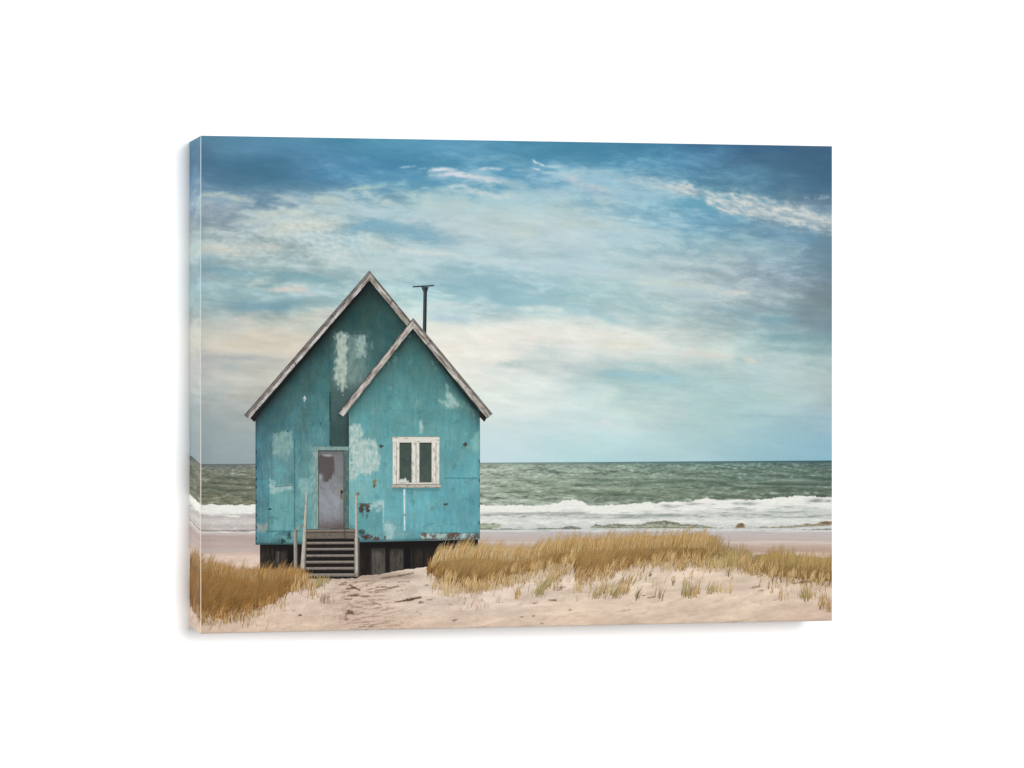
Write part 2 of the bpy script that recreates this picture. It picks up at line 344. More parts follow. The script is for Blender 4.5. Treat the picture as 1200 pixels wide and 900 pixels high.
def sky_ink(X, Y, s, t):
    # ragged cloud outlines: warp the table before reading it
    n1 = fbm(X / 62, Y / 20, 11, 5, .55); n2 = fbm(X / 58, Y / 22, 31, 5, .55)
    wx, wy = X + 16 * n1, Y + 5 * n2
    C = sky_base(wx, wy); lo = sky_base(X + 8 * n1, Y + 3 * n2, _dark); hi = sky_base(X + 8 * n1, Y + 3 * n2, _pale)
    lum = C.mean(-1)
    span = np.maximum(hi.mean(-1) - lo.mean(-1), 6)
    d = np.clip((lum - lo.mean(-1)) / span, 0, 1)
    tw = fbm(X / 55, Y / 30, 151, 3)
    puff = fbm((X + 9 * tw) / 32, (Y + 3 * tw - .07 * X) / 9.5, 161, 6, .6)
    fine = fbm((X + 5 * tw) / 11, (Y + 2 * tw) / 4.0, 171, 4, .6)
    calm = ss(548, 470, Y) * (.45 + .55 * ss(395, 330, Y))
    pf = .62 * puff + .13 * fine; pf = np.where(pf < 0, pf * .62, pf)
    d2 = np.clip(d + pf * (.08 + 3.4 * d * (1 - d)) * calm * (.25 + .75 * ss(112, 165, lum)), -.1, 1.12)
    d2 = d2 + .5 * (ss(0, 1, d2) - d2) * calm
    C = C + (hi - lo) * (d2 - d)[..., None] * ss(4, 26, span)[..., None]
    lum = C.mean(-1)
    C = C - ss(150, 110, lum)[..., None] * np.array([3, 3, 7.])
    for pts, w, k, col, rag in WISPS:
        x0 = min(p[0] for p in pts) - 40; x1 = max(p[0] for p in pts) + 40
        y0 = min(p[1] for p in pts) - 30; y1 = max(p[1] for p in pts) + 30
        m = (X > x0) & (X < x1) & (Y > y0) & (Y < y1)
        if not m.any(): continue
        x, y = X[m], Y[m]
        q = fbm(x / 16, y / 6, 51, 4, .6)
        d, a = sdpath(x + 6 * q * rag, y + (1.5 * fbm(x / 20, y / 8, 61, 3)) * rag, pts)
        body = np.exp(-(d / w) ** 2 * (1 + .0)) * (1 - .6 * ss(.75, 1., a)) * (1 - .5 * ss(.2, 0., a))
        body = np.clip(body * (1 + .8 * rag * fbm(x / 9, y / 3.6, 71, 4, .6)), 0, 1)
        C[m] = mix(C[m], col, body * min(1, k * 1.25))
    # the long rippled streak on the right
    m = (X > 700) & (Y > 195) & (Y < 300)
    x, y = X[m], Y[m]
    top = interp(x, [(700, 208), (750, 207), (783, 212), (800, 212), (820, 217), (838, 224), (870, 225), (900, 231), (925, 238), (945, 241), (960, 249), (975, 252)])
    bot = interp(x, [(700, 212), (770, 222), (790, 231), (806, 232), (822, 230), (830, 240), (845, 253), (880, 258), (905, 260), (930, 266), (955, 272), (975, 273)])
    u = (x * .966 + y * .26); v = (y * .966 - x * .26)
    wob = 4.5 * fbm(x / 18, y / 9, 81, 4, .6)
    e = np.minimum(y - top + wob, bot - y + wob * .8)
    rip = .8 * fbm(u / 13, v / 4.6, 91, 4, .55) + .2 * fbm(u / 6, v / 2.6, 93, 3, .55)
    rip2 = fbm(x / 6, y / 3.0, 95, 3, .6)
    k = ss(-3.5, 7.5, e + 2.2 * rip) * np.clip(.92 + .6 * fbm(u / 24, v / 7, 97, 3), .25, 1) * np.clip(.74 + .55 * rip + .05 * rip2, 0, 1) * ss(690, 800, x) * .92
    C[m] = mix(C[m], (214, 217, 212), k)
    C[m] = mix(C[m], (168, 176, 180), ss(0, 6, e) * np.clip(-rip * .7, 0, .35))
    # outlying flecks
    k = bump(y - 231 - 2 * rip, 3) * bump(x - 960, 16) * np.clip(.3 + rip + rip2, 0, 1) + bump(y - 246, 1.6) * bump(x - 816, 4) * .7
    C[m] = mix(C[m], (176, 196, 208), k * .8)
    # streaky fibres and mackerel ripple inside pale areas
    pale = ss(125, 190, lum)
    f = fbm(X / 34 + .3 * n2, (Y - .06 * X) / 4.2, 101, 5, .6)
    g = fbm(X / 46 + .3 * n1, (Y - .1 * X) / 11, 111, 5, .58)
    C = C + ((f * 1.2 + g * 4.0) * (.3 + pale) * ss(545, 440, Y) + .8 * f + 1.0 * g)[..., None] * np.array([1.08, 1, .9])
    r = fbm((X + Y * .8) / 9, (Y - .35 * X) / 4.5, 121, 4, .6)
    area = bump(X - 320, 90) * bump(Y - 285, 34) + .7 * bump(X - 405, 40) * bump(Y - 280, 26) + .5 * bump(X - 850, 60) * bump(Y - 350, 16)
    C = C + (r * 11 * area)[..., None]
    # rows of soft lumps in the upper left cloud
    C = C + (fbm(X / 15, Y / 6, 131, 4, .6) * 9 * bump(X - 340, 100) * bump(Y - 248, 18))[..., None]
    # hue mottling
    h = fbm(X / 30, Y / 15, 141, 3)
    C = C + h[..., None] * np.array([1.6, 0.2, -1.0])
    return C + RNG.normal(0, .8, X.shape)[..., None]
def horizon(X): return np.where(X < XL, 543.6 - 6.5 * ss(XL, XL - 40, X), interp(X, [(235, 543.8), (563, 542.2), (700, 541.4), (975, 539.6)]))
xs = xs_all(1.35); n = 500
tt = np.linspace(0, 1, n)[:, None]
Xg = np.repeat(xs[None, :], n, 0)
tp = top_y(np.maximum(xs, XL)); Yg = tp[None, :] + (550 - tp[None, :]) * tt
patch('printed_sky', Xg, Yg, 1, sky_ink, root)

# ------------------------------------------------------------------ printed beach (sand under everything in the lower third)
def grass_top(x):
    return interp(x, [(190, 650), (235, 657), (262, 664), (290, 668), (330, 667), (350, 669), (362, 684), (495, 676), (503, 655), (515, 645), (540, 642), (562, 641), (590, 644), (620, 644), (640, 637), (660, 634), (700, 632), (740, 630), (800, 629), (822, 629), (838, 634), (850, 641), (872, 645), (884, 652), (893, 652), (905, 648), (930, 652), (975, 656)])
def grass_bot(x):
    return interp(x, [(190, 716), (235, 722), (260, 721), (285, 716), (305, 711), (318, 705), (330, 697), (341, 688), (349, 680), (495, 666), (505, 671), (520, 681), (535, 684), (550, 687), (562, 686), (575, 682), (590, 676), (612, 671), (640, 665), (656, 660), (671, 658), (674, 674), (685, 677), (700, 674), (720, 667), (740, 662), (762, 659), (790, 656), (808, 653), (820, 655), (840, 659), (858, 660), (876, 664), (892, 668), (912, 675), (940, 678), (975, 681)])
DEBRIS = [(409, 718, 5, 2.2, .8), (406, 726, 3, 1.5, .5), (412, 689, 7, 1.6, .75), (402, 685, 5, 1, .5), (416, 697, 6, 1.1, .55), (421, 706, 8, .9, .3), (478, 703, 9, 1.8, .8), (470, 692, 6, .8, .4), (462, 688, 12, .7, .4), (493, 706, 4, 1.6, .6), (446, 694, 14, .8, .3),
          (352, 721, 2.8, 1.1, .9), (345, 716, 4, .8, .3), (532, 727, 4, 1.6, .5), (612, 723, 3, .9, .5), (625, 722, 2, 1, .5), (635, 731, 3, .9, .4), (668, 715, 3, 1, .4), (655, 691, 8, .8, .5), (648, 703, 5, .7, .5), (627, 707, 4, .8, .6), (587, 706, 4, .6, .4), (763, 700, 6, 1.0, .8), (754, 698, 3, .7, .6), (886, 688, 9, 1.4, .5), (893, 692, 6, 1, .4), (735, 692, 3, .7, .4), (942, 682, 14, 1.1, .7), (958, 681, 12, .9, .6), (910, 703, 5, .7, .4), (730, 716, 9, .8, .3), (560, 735, 14, .8, .25), (860, 729, 20, 1.4, .2), (500, 686, 4, 1, .4), (385, 700, 4, .8, .4), (762, 674, 2, 1.4, .8), (433, 681, 10, .7, .4), (450, 678, 8, .7, .4)]
def beach_ink(X, Y, s, t):
    C = np.zeros(X.shape + (3,)) + np.array([222, 203, 186.])
    # sand tone: cream in the middle, pinker left, deeper toward the lower edge
    C = mix(C, (219, 196, 179), ss(440, 300, X))
    C = mix(C, (223, 202, 181), ss(560, 700, X))
    C = mix(C, (212, 187, 165), ss(704, 738, Y) * .75)
    C = mix(C, (203, 176, 158), ss(870, 975, X) * ss(690, 715, Y) * .6)
    C = mix(C, (231, 214, 193), bump(X - 720, 60) * bump(Y - 677, 11) * .8 + bump(X - 640, 25) * bump(Y - 680, 10) * .6 + bump(X - 450, 45) * bump(Y - 684, 12) * .6)
    # dune relief
    n = fbm(X / 70, (Y + .12 * X) / 13, 201, 5, .55)
    C = C * (1 + .075 * n)[..., None]
    C = mix(C, (196, 170, 154), ss(.1, .8, fbm(X / 26, (Y + .2 * X) / 6.5, 205, 4, .6)) * ss(660, 690, Y) * .45)
    n = fbm(X / 16, Y / 5, 211, 4, .6)
    C = C * (1 + .035 * n * ss(640, 690, Y))[..., None]
    # path of footprints before the steps
    p = bump(X - 425 - .25 * (Y - 690), 40) * ss(675, 683, Y)
    f = fbm(X / 17, (Y + .12 * (X - 430)) / 2.4, 221, 4, .65)
    C = mix(C, (196, 170, 152), p * .45)
    C = mix(C, (152, 126, 110), p * ss(.05, .65, f) * .8)
    C = mix(C, (226, 207, 188), p * ss(.1, .7, -f) * .5)
    C = mix(C, (180, 154, 136), bump(X - 408, 14) * ss(676, 690, Y) * ss(742, 715, Y) * np.clip(.35 + fbm(X / 5, Y / 5, 225, 3), 0, 1) * .6)
    g = fbm(X / 3.2, Y / 2.2, 231, 3, .6)
    C = C * (1 + (.016 + .02 * ss(560, 500, X)) * g)[..., None]
    # wet shore far behind the dune
    wet = ss(653, 646, Y + 2 * fbm(X / 30, Y / 5, 241, 3))
    shore = np.zeros_like(C)
    ys = np.array([612, 622, 624, 628, 633, 635, 637, 641, 645, 650, 656.])
    right = np.array([[222, 218, 214], [214, 208, 206], [190, 185, 183], [194, 184, 178], [192, 178, 170], [214, 201, 192], [202, 186, 176], [190, 168, 153], [184, 158, 144], [196, 172, 156], [205, 180, 162.]])
    left = np.array([[205, 200, 196], [214, 206, 200], [206, 196, 190], [182, 165, 160], [178, 160, 154], [184, 166, 160], [188, 170, 164], [186, 166, 158], [190, 176, 170], [196, 174, 158], [196, 170, 150.]])
    yy = Y + 1.4 * fbm(X / 45, Y / 4, 251, 3) + 5.5 * ss(XL, XL - 45, X)
    fr = ss(420, 480, X)
    for c in range(3):
        shore[..., c] = np.interp(yy, ys, left[:, c]) * (1 - fr) + np.interp(yy, ys, right[:, c]) * fr
    shore = shore * (1 + .02 * fbm(X / 40, Y / 2, 255, 4, .6))[..., None]
    C = C * (1 - wet[..., None]) + shore * wet[..., None]
    # brown underlay and roots beneath the grass
    tp_, bt = grass_top(X), grass_bot(X)
    rag = fbm(X / 4, Y / 9, 261, 4, .6)
    q = (Y - tp_) / np.maximum(bt - tp_, 1)
    under = ss(.3, .65, q + .15 * rag) * ss(1.06, .72, q + .22 * rag + .1 * fbm(X / 12, Y / 12, 265, 3)) * ((X < 362) | (X > 496))
    brown = np.zeros_like(C) + np.array([160, 113, 58.])
    brown = mix(brown, (142, 94, 40), ss(360, 300, X))
    brown = mix(brown, (150, 112, 60), ss(830, 975, X))
    brown = brown * (1 + .2 * fbm(X / 2.2, Y / 10, 271, 4, .6))[..., None]
    dens = under * (.95 - .75 * ss(822, 838, X) * ss(892, 880, X))
    C = C * (1 - dens[..., None]) + brown * dens[..., None]
    C = mix(C, (150, 118, 78), ss(12, 0, np.abs(Y - bt - 1)) * .35 * ((X > 500) | (X < 355)) * np.clip(.5 + rag, 0, 1))
    C = mix(C, (148, 122, 96), bump(X - 868, 14) * bump(Y - 660, 8) * np.clip(.4 + 1.3 * rag, 0, 1) * .8)
    C = mix(C, (172, 138, 84), bump(Y - bt - 4, 6) * np.clip(.1 + .9 * fbm(X / 7, Y / 7, 281, 4), 0, 1) * ((X > 500)) * .7)
    C = mix(C, (120, 100, 88), ss(8, 0, np.abs(Y - 676)) * ss(340, 352, X) * ss(520, 470, X) * .45)  # shadow at the foot of the house, painted into the sand ink
    for a, b, w, k in [((463, 705.4), (484, 702.6), .9, .75), ((478, 703), (493, 700), 1.3, .9), ((410, 686), (421, 691.4), 1.0, .8), ((407, 698), (418, 698), .9, .8), ((416, 698), (431, 699.6), .6, .6), ((403, 694), (410, 692.6), .6, .6), ((400, 683.4), (406, 682.4), .7, .7), ((441, 688), (452, 687.6), .8, .6), ((440, 691.4), (454, 691), .7, .6), ((455, 689.6), (466, 687), .8, .6), ((448, 677.4), (470, 674.6), .9, .6), ((468, 675), (484, 671.4), .9, .7), ((466, 682), (480, 681.6), .6, .5), ((404, 702), (412, 702.4), .6, .6), ((411, 711), (424, 711.6), .6, .5), ((421, 734.6), (428, 734), .7, .6), ((436, 705), (446, 709), .6, .5), ((452, 734), (466, 733), .5, .35), ((500, 703), (506, 702.4), .7, .5), ((656, 688.6), (662, 688), .8, .7), ((650, 689.4), (656, 688.4), .5, .6), ((643, 703.4), (652, 703.6), .8, .7), ((408, 716), (413, 718.6), 1.5, .85), ((406, 719), (404.6, 726), .7, .6), ((488, 716), (494, 720), .5, .3)]:
        dd, al = sdpath(X, Y, [a, b])
        C = mix(C, (92, 70, 54), bump(dd + .5 * fbm(X / 3, Y / 3, 297, 3), w) * k)
    # twigs and dark wrack
    for dx, dy, w, h, k in DEBRIS:
        m = (np.abs(X - dx) < w * 3 + 6) & (np.abs(Y - dy) < 12)
        if m.any():
            x, y = X[m] - dx, Y[m] - dy
            ragd = fbm(X[m] / 3.3, Y[m] / 1.8, 291, 4, .65)
            e = np.exp(-(x / w) ** 2 - ((y + .15 * x + .8 * ragd) / h) ** 2)
            C[m] = mix(C[m], (88, 66, 50), ss(.25, .7, e * (1 + .8 * ragd)) * k)
    return C + RNG.normal(0, 1.6, X.shape)[..., None]
xs = xs_all(1.9); n = 240
bt_ = bot_y(np.maximum(xs, XL)); Xg = np.repeat(xs[None, :], n, 0); Yg = 610 + (bt_[None, :] - 610) * np.linspace(0, 1, n)[:, None]
patch('printed_beach', Xg, Yg, 2, beach_ink, root)

# ------------------------------------------------------------------ printed sea
def foam_top(X):
    return interp(X, [(190, 583.5), (235, 591), (300, 591.5), (563, 591.8), (630, 592), (648, 590.5), (660, 587), (672, 585), (682, 587), (690, 592), (720, 592), (750, 589.5), (770, 589), (786, 587.5), (800, 589), (815, 586), (828, 583.5), (845, 586.5), (862, 585), (880, 586), (905, 583.5), (930, 582), (950, 580.5), (962, 582), (975, 583)])
def sea_ink(X, Y, s, t):
    hz = horizon(X)
    d = Y - hz
    ys = [0, 1.5, 4, 12, 24, 36, 48]
    cols = {  # columns of sea ink from the horizon down
        215: [(92, 104, 106), (98, 106, 104), (108, 114, 102), (112, 116, 98), (106, 111, 91), (110, 113, 90), (120, 123, 98)],
        300: [(104, 114, 116), (112, 120, 118), (124, 132, 118), (120, 126, 108), (112, 117, 96), (116, 119, 95), (124, 126, 102)],
        565: [(122, 142, 136), (140, 158, 144), (160, 174, 156), (166, 178, 160), (162, 174, 156), (160, 172, 154), (164, 174, 158)],
        640: [(108, 140, 140), (122, 148, 138), (142, 164, 146), (144, 164, 144), (142, 160, 138), (142, 158, 134), (150, 164, 146)],
        740: [(88, 124, 128), (100, 132, 126), (122, 148, 132), (126, 148, 130), (122, 144, 122), (122, 140, 116), (132, 148, 128)],
        860: [(64, 104, 112), (80, 118, 118), (104, 134, 124), (108, 134, 118), (104, 130, 112), (106, 126, 106), (120, 136, 116)],
        975: [(52, 88, 98), (66, 102, 106), (88, 118, 112), (92, 116, 104), (88, 112, 98), (90, 108, 94), (104, 120, 104)]}
    kx = sorted(cols)
    C = np.zeros(X.shape + (3,))
    for c in range(3):
        tab = np.array([[cols[k][j][c] for j in range(len(ys))] for k in kx], float)
        fi = np.interp(X, kx, np.arange(len(kx))); i = np.clip(fi.astype(int), 0, len(kx) - 2); f = fi - i
        fj = np.interp(d, ys, np.arange(len(ys))); j = np.clip(fj.astype(int), 0, len(ys) - 2); g = fj - j
        C[..., c] = (tab[i, j] * (1 - g) + tab[i, j + 1] * g) * (1 - f) + (tab[i + 1, j] * (1 - g) + tab[i + 1, j + 1] * g) * f
    # swell: streaks that grow taller and longer nearer the shore
    near = ss(4, 40, d)
    wx = 2.5 * fbm(X / 30, d / 9, 331, 3)
    rot = .035 * X
    wa = fbm((X + wx) / 6, (d + rot * .2) / 1.7, 301, 4, .62); wb = fbm((X + wx) / 13, (d + wx * .4) / 3.6, 305, 5, .64)
    w1 = wa * (1 - near) + wb * near
    w2 = fbm((X + 2 * wx) / 36, (d - .02 * X + wx * .5) / 5.2, 321, 5, .62)
    w3 = fbm(X / 4.5, d / 1.7, 339, 3, .6)
    # short crests: pale back, dark face under it
    cr = fbm((X + 3 * wx) / 15, (d + .6 * wx) / 4.4, 335, 4, .6); cr2 = fbm((X + 3 * wx) / 15, (d - 1.3 + .6 * wx) / 4.4, 335, 4, .6)
    amp = ss(0, 5, d)
    C = C * (1 + amp * (.12 * w1 + .15 * w2 + .05 * w3 + .15 * np.clip(cr2 - cr, -.7, .7)))[..., None]
    C = mix(C, (196, 206, 194), amp * ss(.42, 1.0, w1 + .35 * w2 + .2 * w3) * .5)
    C = mix(C, (76, 94, 82), amp * ss(.4, 1.05, -w1 * .7 - w2 * .8) * .6)
    for x, y, l, h, k in [(708, 563, 22, 1.8, .5), (660, 577, 30, 2.2, .35), (720, 580, 34, 4, .5), (800, 563, 26, 1.8, .5), (835, 565, 22, 2, .5), (925, 568, 30, 2.6, .6), (940, 574, 28, 2, .5), (880, 573, 20, 2, .4), (850, 582, 34, 2.2, .4), (770, 583, 24, 2, .35), (760, 565, 14, 1.2, .4), (905, 557, 20, 1.2, .4), (270, 559, 20, 1.5, .5), (260, 572, 24, 1.6, .45), (285, 581, 20, 1.5, .35), (600, 576, 26, 2, .3)]:
        e = bump(X - x, l) * bump(Y - y - .06 * (X - x) * (1 if y > 576 else -.4) + 1.2 * w2, h)
        C = mix(C, (72, 92, 76), e * k)
        e = bump(X - x, l) * bump(Y - (y - h * 2.0) - .06 * (X - x) + 1.2 * w2, h * .7)
        C = mix(C, (186, 198, 182), e * k * .7)
    g_ = C.mean(-1, keepdims=True); C = g_ + (C - g_) * .8
    # small whitecaps far out
    for x, y, l in [(575, 551, 14), (590, 548, 9), (728, 546, 8), (745, 551, 12), (925, 548, 6), (770, 556, 10), (640, 556, 14), (865, 549, 7)]:
        C = mix(C, (214, 222, 214), bump(X - x, l) * bump(Y - y, .8) * np.clip(.3 + w1, 0, 1) * .8)
    # breaking foam
    ft = foam_top(X) + 1.3 * fbm(X / 9, Y / 9, 341, 4, .6)
    fo = Y - ft
    tex = fbm((X + 6 * fbm(X / 15, Y / 4, 345, 3)) / 9, Y / 2.3, 351, 5, .68); tex2 = fbm(X / 26, Y / 3.4, 361, 4, .6)
    left = ss(430, 400, X)
    white = np.zeros_like(C) + np.array([238, 238, 231.])
    wash = np.zeros_like(C) + np.array([208, 211, 206.])
    wash = mix(wash, (196, 188, 184), left)
    band = ss(-.6, .8, fo)
    back = ss(9, 15, fo + 3.5 * tex2)
    fm = white * (1 - back[..., None]) + wash * back[..., None]
    fm = fm * (1 + .07 * tex + .05 * tex2)[..., None]
    fm = mix(fm, (160, 168, 163), ss(.12, .8, tex * .8 + tex2 * .6) * (.34 + .34 * back))
    fm = mix(fm, (240, 240, 236), ss(.25, .8, -tex - .4 * tex2) * .55)
    fm = mix(fm, (238, 238, 230), bump(Y - 610.5 - 2.2 * tex2, 3.0) * np.clip(.55 + .8 * tex2, 0, 1) * .9 * (1 - .6 * left))
    fm = mix(fm, (142, 150, 142), bump(Y - 604 - 1.6 * tex2, 1.3) * np.clip(.35 + 1.1 * tex, 0, 1) * .75 * (1 - .5 * left))
    C = C * (1 - band[..., None]) + fm * band[..., None]
    # grey hollows inside the surf on the right, olive water showing through
    for x, y, l, h, k in [(665, 603, 60, 1.0, .5), (590, 601, 26, 1.0, .55), (815, 590.5, 12, 1.4, .5), (876, 590, 14, 1.6, .5), (955, 587, 8, 2.0, .75), (970, 588, 5, 1.4, .6), (785, 594, 10, 1.4, .4), (740, 606, 20, 1.6, .4), (780, 604, 26, 1.6, .35), (860, 597, 20, 1.2, .3), (925, 593, 18, 1.2, .3), (760, 599, 14, 1, .3)]:
        C = mix(C, (130, 140, 132), bump(X - x, l) * bump(Y - y + 1.1 * tex2, h) * k)
    # weedy rollers in the shallows: outline (upper edge, lower edge) with a ragged dark top and pale water inside
    def roller(top, bot, col, k, hollow=0.):
        x0, x1 = top[0][0], top[-1][0]
        m = (X > x0 - 4) & (X < x1 + 4) & (Y > 606) & (Y < 626)
        if not m.any(): return
        x, y = X[m], Y[m]
        up = interp(x, top) + 1.0 * fbm(x / 5, y / 3, 381, 4, .6); dn = interp(x, bot) + .3 * fbm(x / 7, x * 0, 383, 3)
        a = ss(-.5, .7, y - up) * ss(.5, -.5, y - dn) * ss(x0 - 2, x0 + 3, x) * ss(x1 + 2, x1 - 3, x)
        q = np.clip((y - up) / np.maximum(dn - up, .6), 0, 1)
        inner = bump(q - .62, .24) * hollow * np.clip(.6 + tex[m], 0, 1)
        cc = np.zeros(x.shape + (3,)) + np.array(col, float) * (1 + .3 * fbm(x / 4, y / 1.5, 385, 3))[..., None]
        cc = mix(cc, (186, 192, 172), inner)
        C[m] = C[m] * (1 - (a * k)[..., None]) + cc * (a * k)[..., None]
    roller([(692, 618), (699, 614.2), (706, 616), (724, 613.2), (735, 615.2), (752, 614.6), (758, 612), (775, 610), (790, 611.2), (801, 614.6), (811, 613.8), (824, 616), (840, 618.4)], [(692, 619), (840, 619)], (108, 110, 92), .85, 1.)
    roller([(560, 613.5), (574, 613), (582, 612.6), (587, 615)], [(560, 619.4), (587, 618.6)], (146, 154, 128), .8, .4)
    roller([(560, 618.8), (600, 619.6), (620, 620), (632, 618.6), (640, 618.8), (652, 619), (660, 618), (668, 616.4), (676, 617), (682, 619)], [(560, 620.8), (682, 620.2)], (112, 116, 104), .85)
    roller([(884, 618.2), (905, 617.4), (925, 616.4), (945, 614.2), (962, 613.2), (978, 612.4)], [(884, 618.8), (925, 618.4), (945, 617.2), (978, 615.4)], (134, 120, 98), .85, .4)
    roller([(960, 611.2), (978, 610.8)], [(960, 613.6), (978, 613.8)], (112, 90, 64), .9)
    roller([(940, 620.4), (978, 619.4)], [(940, 621), (978, 620.8)], (110, 100, 92), .8)
    roller([(862, 616), (865, 613.4), (869, 612.4), (873, 615.2)], [(862, 618.6), (873, 618.4)], (118, 96, 70), .95)
    roller([(800, 618.4), (940, 618.6)], [(800, 619.2), (940, 619.2)], (140, 136, 124), .5)
    roller([(654, 624), (700, 623.4), (745, 623.4)], [(654, 624.8), (745, 624.4)], (150, 140, 136), .6)
    C = mix(C, (148, 154, 146), bump(Y - interp(X, [(560, 603), (600, 602.6), (640, 600.6), (665, 601.4), (690, 600.4)]) - .5 * tex2, .8) * ss(562, 566, X) * ss(696, 680, X) * .8)
    for x, y, l, h in [(688, 607, 8, .9), (740, 603.5, 24, .9), (780, 604, 14, 1.6), (735, 607, 18, .9), (782, 592.5, 7, 1.4), (795, 592.5, 4, 1), (811, 591, 5, .8), (700, 606.5, 6, 1), (836, 590.5, 3, .8), (862, 590, 4, 1), (878, 590.5, 7, 1.6), (866, 595, 7, .9), (923, 594, 6, .9), (850, 601, 4, 1), (957, 586, 8, 2.4), (971, 587, 3, 1.4), (920, 600, 30, .8), (930, 606, 40, .8), (880, 603, 24, .7)]:
        C = mix(C, (140, 150, 140), bump(X - x, l) * bump(Y - y + .8 * tex2, h) * .7)
    # left of the house the wash is lilac with thin lines
    yl = Y + 7 * ss(XL, XL - 45, X) * ss(590, 615, Y)
    for y, h, k, col in [(606, 1.2, .4, (172, 164, 162)), (612, 1.5, .35, (214, 208, 204)), (617, 1.2, .35, (176, 166, 162)), (621.8, .8, .75, (112, 104, 98)), (624, 1.2, .7, (226, 220, 214))]:
        C = mix(C, col, left * bump(yl - y + 1.2 * tex2, h) * k)
    # headland seen on the wrapped edge
    hill = ss(0, 1.5, Y - (537.2 + 6.6 * ss(XL - 42, XL - 2, X))) * ss(544.5, 541, Y) * (X < XL + 1)
    C = mix(C, (86, 94, 92), hill * .85)
    # bright rim just over the horizon belongs to the sky; soften the first line of sea
    return C + RNG.normal(0, 2.0, X.shape)[..., None]
xs = xs_all(1.9); n = 200
hz = horizon(xs); sh = np.where(xs < XL, 623.5 - 6 * ss(XL, XL - 45, xs), interp(xs, [(235, 625), (300, 625), (563, 622.5), (700, 622), (760, 621.5), (860, 622), (975, 622)])) + .7 * fbm(xs / 24, xs * 0, 371, 4)
Xg = np.repeat(xs[None, :], n, 0); Yg = hz[None, :] + (sh - hz)[None, :] * np.linspace(0, 1, n)[:, None]
patch('printed_sea', Xg, Yg, 3, sea_ink, root)

# ------------------------------------------------------------------ printed house
def grain_wood(X, Y, ang, base, dark, seed, k=.8):
    c, s_ = math.cos(ang), math.sin(ang)
    u = X * c + Y * s_; v = -X * s_ + Y * c
    g = fbm(u / 11, v / 1.1, seed, 4, .6); g2 = fbm(u / 5, v / 3, seed + 9, 3, .6)
    C = np.zeros(X.shape + (3,)) + np.array(base, float)
    C = C * (1 + .13 * g + .08 * g2)[..., None]
    C = mix(C, dark, ss(.25, .8, g + .3 * g2) * k)
    return C
def scrape(C, X, Y, sd, col, k, seed, rag=3.0, vert=True):
    """paint worn off down to pale primer, with a ragged brushed outline"""
    n = fbm(X / (4.5 if vert else 7), Y / (7 if vert else 4.5), seed, 4, .6)
    st = fbm(X / 3.2, Y / 11, seed + 7, 4, .62); bl = fbm(X / 6, Y / 7, seed + 15, 3, .6)
    m = ss(1.7, -2.8, sd + rag * n) * np.clip(.84 + .26 * st + .3 * bl, 0, 1)
    return mix(C, col, m * k)
def spot(C, X, Y, x, y, w, h, col, k, seed=400):
    r = fbm(X / 2.5, Y / 2.5, seed, 3, .6)
    e = np.exp(-((X - x) / w) ** 2 - ((Y - y) / h) ** 2)
    return mix(C, col, ss(.25, .6, e * (1 + .7 * r)) * k)
def line(C, X, Y, a, b, w, col, k, seed=420):
    d, al = sdpath(X, Y, [a, b])
    r = fbm(X / 5, Y / 5, seed, 3, .6)
    return mix(C, col, bump(d, w) * k * np.clip(.8 + .6 * r, 0, 1))

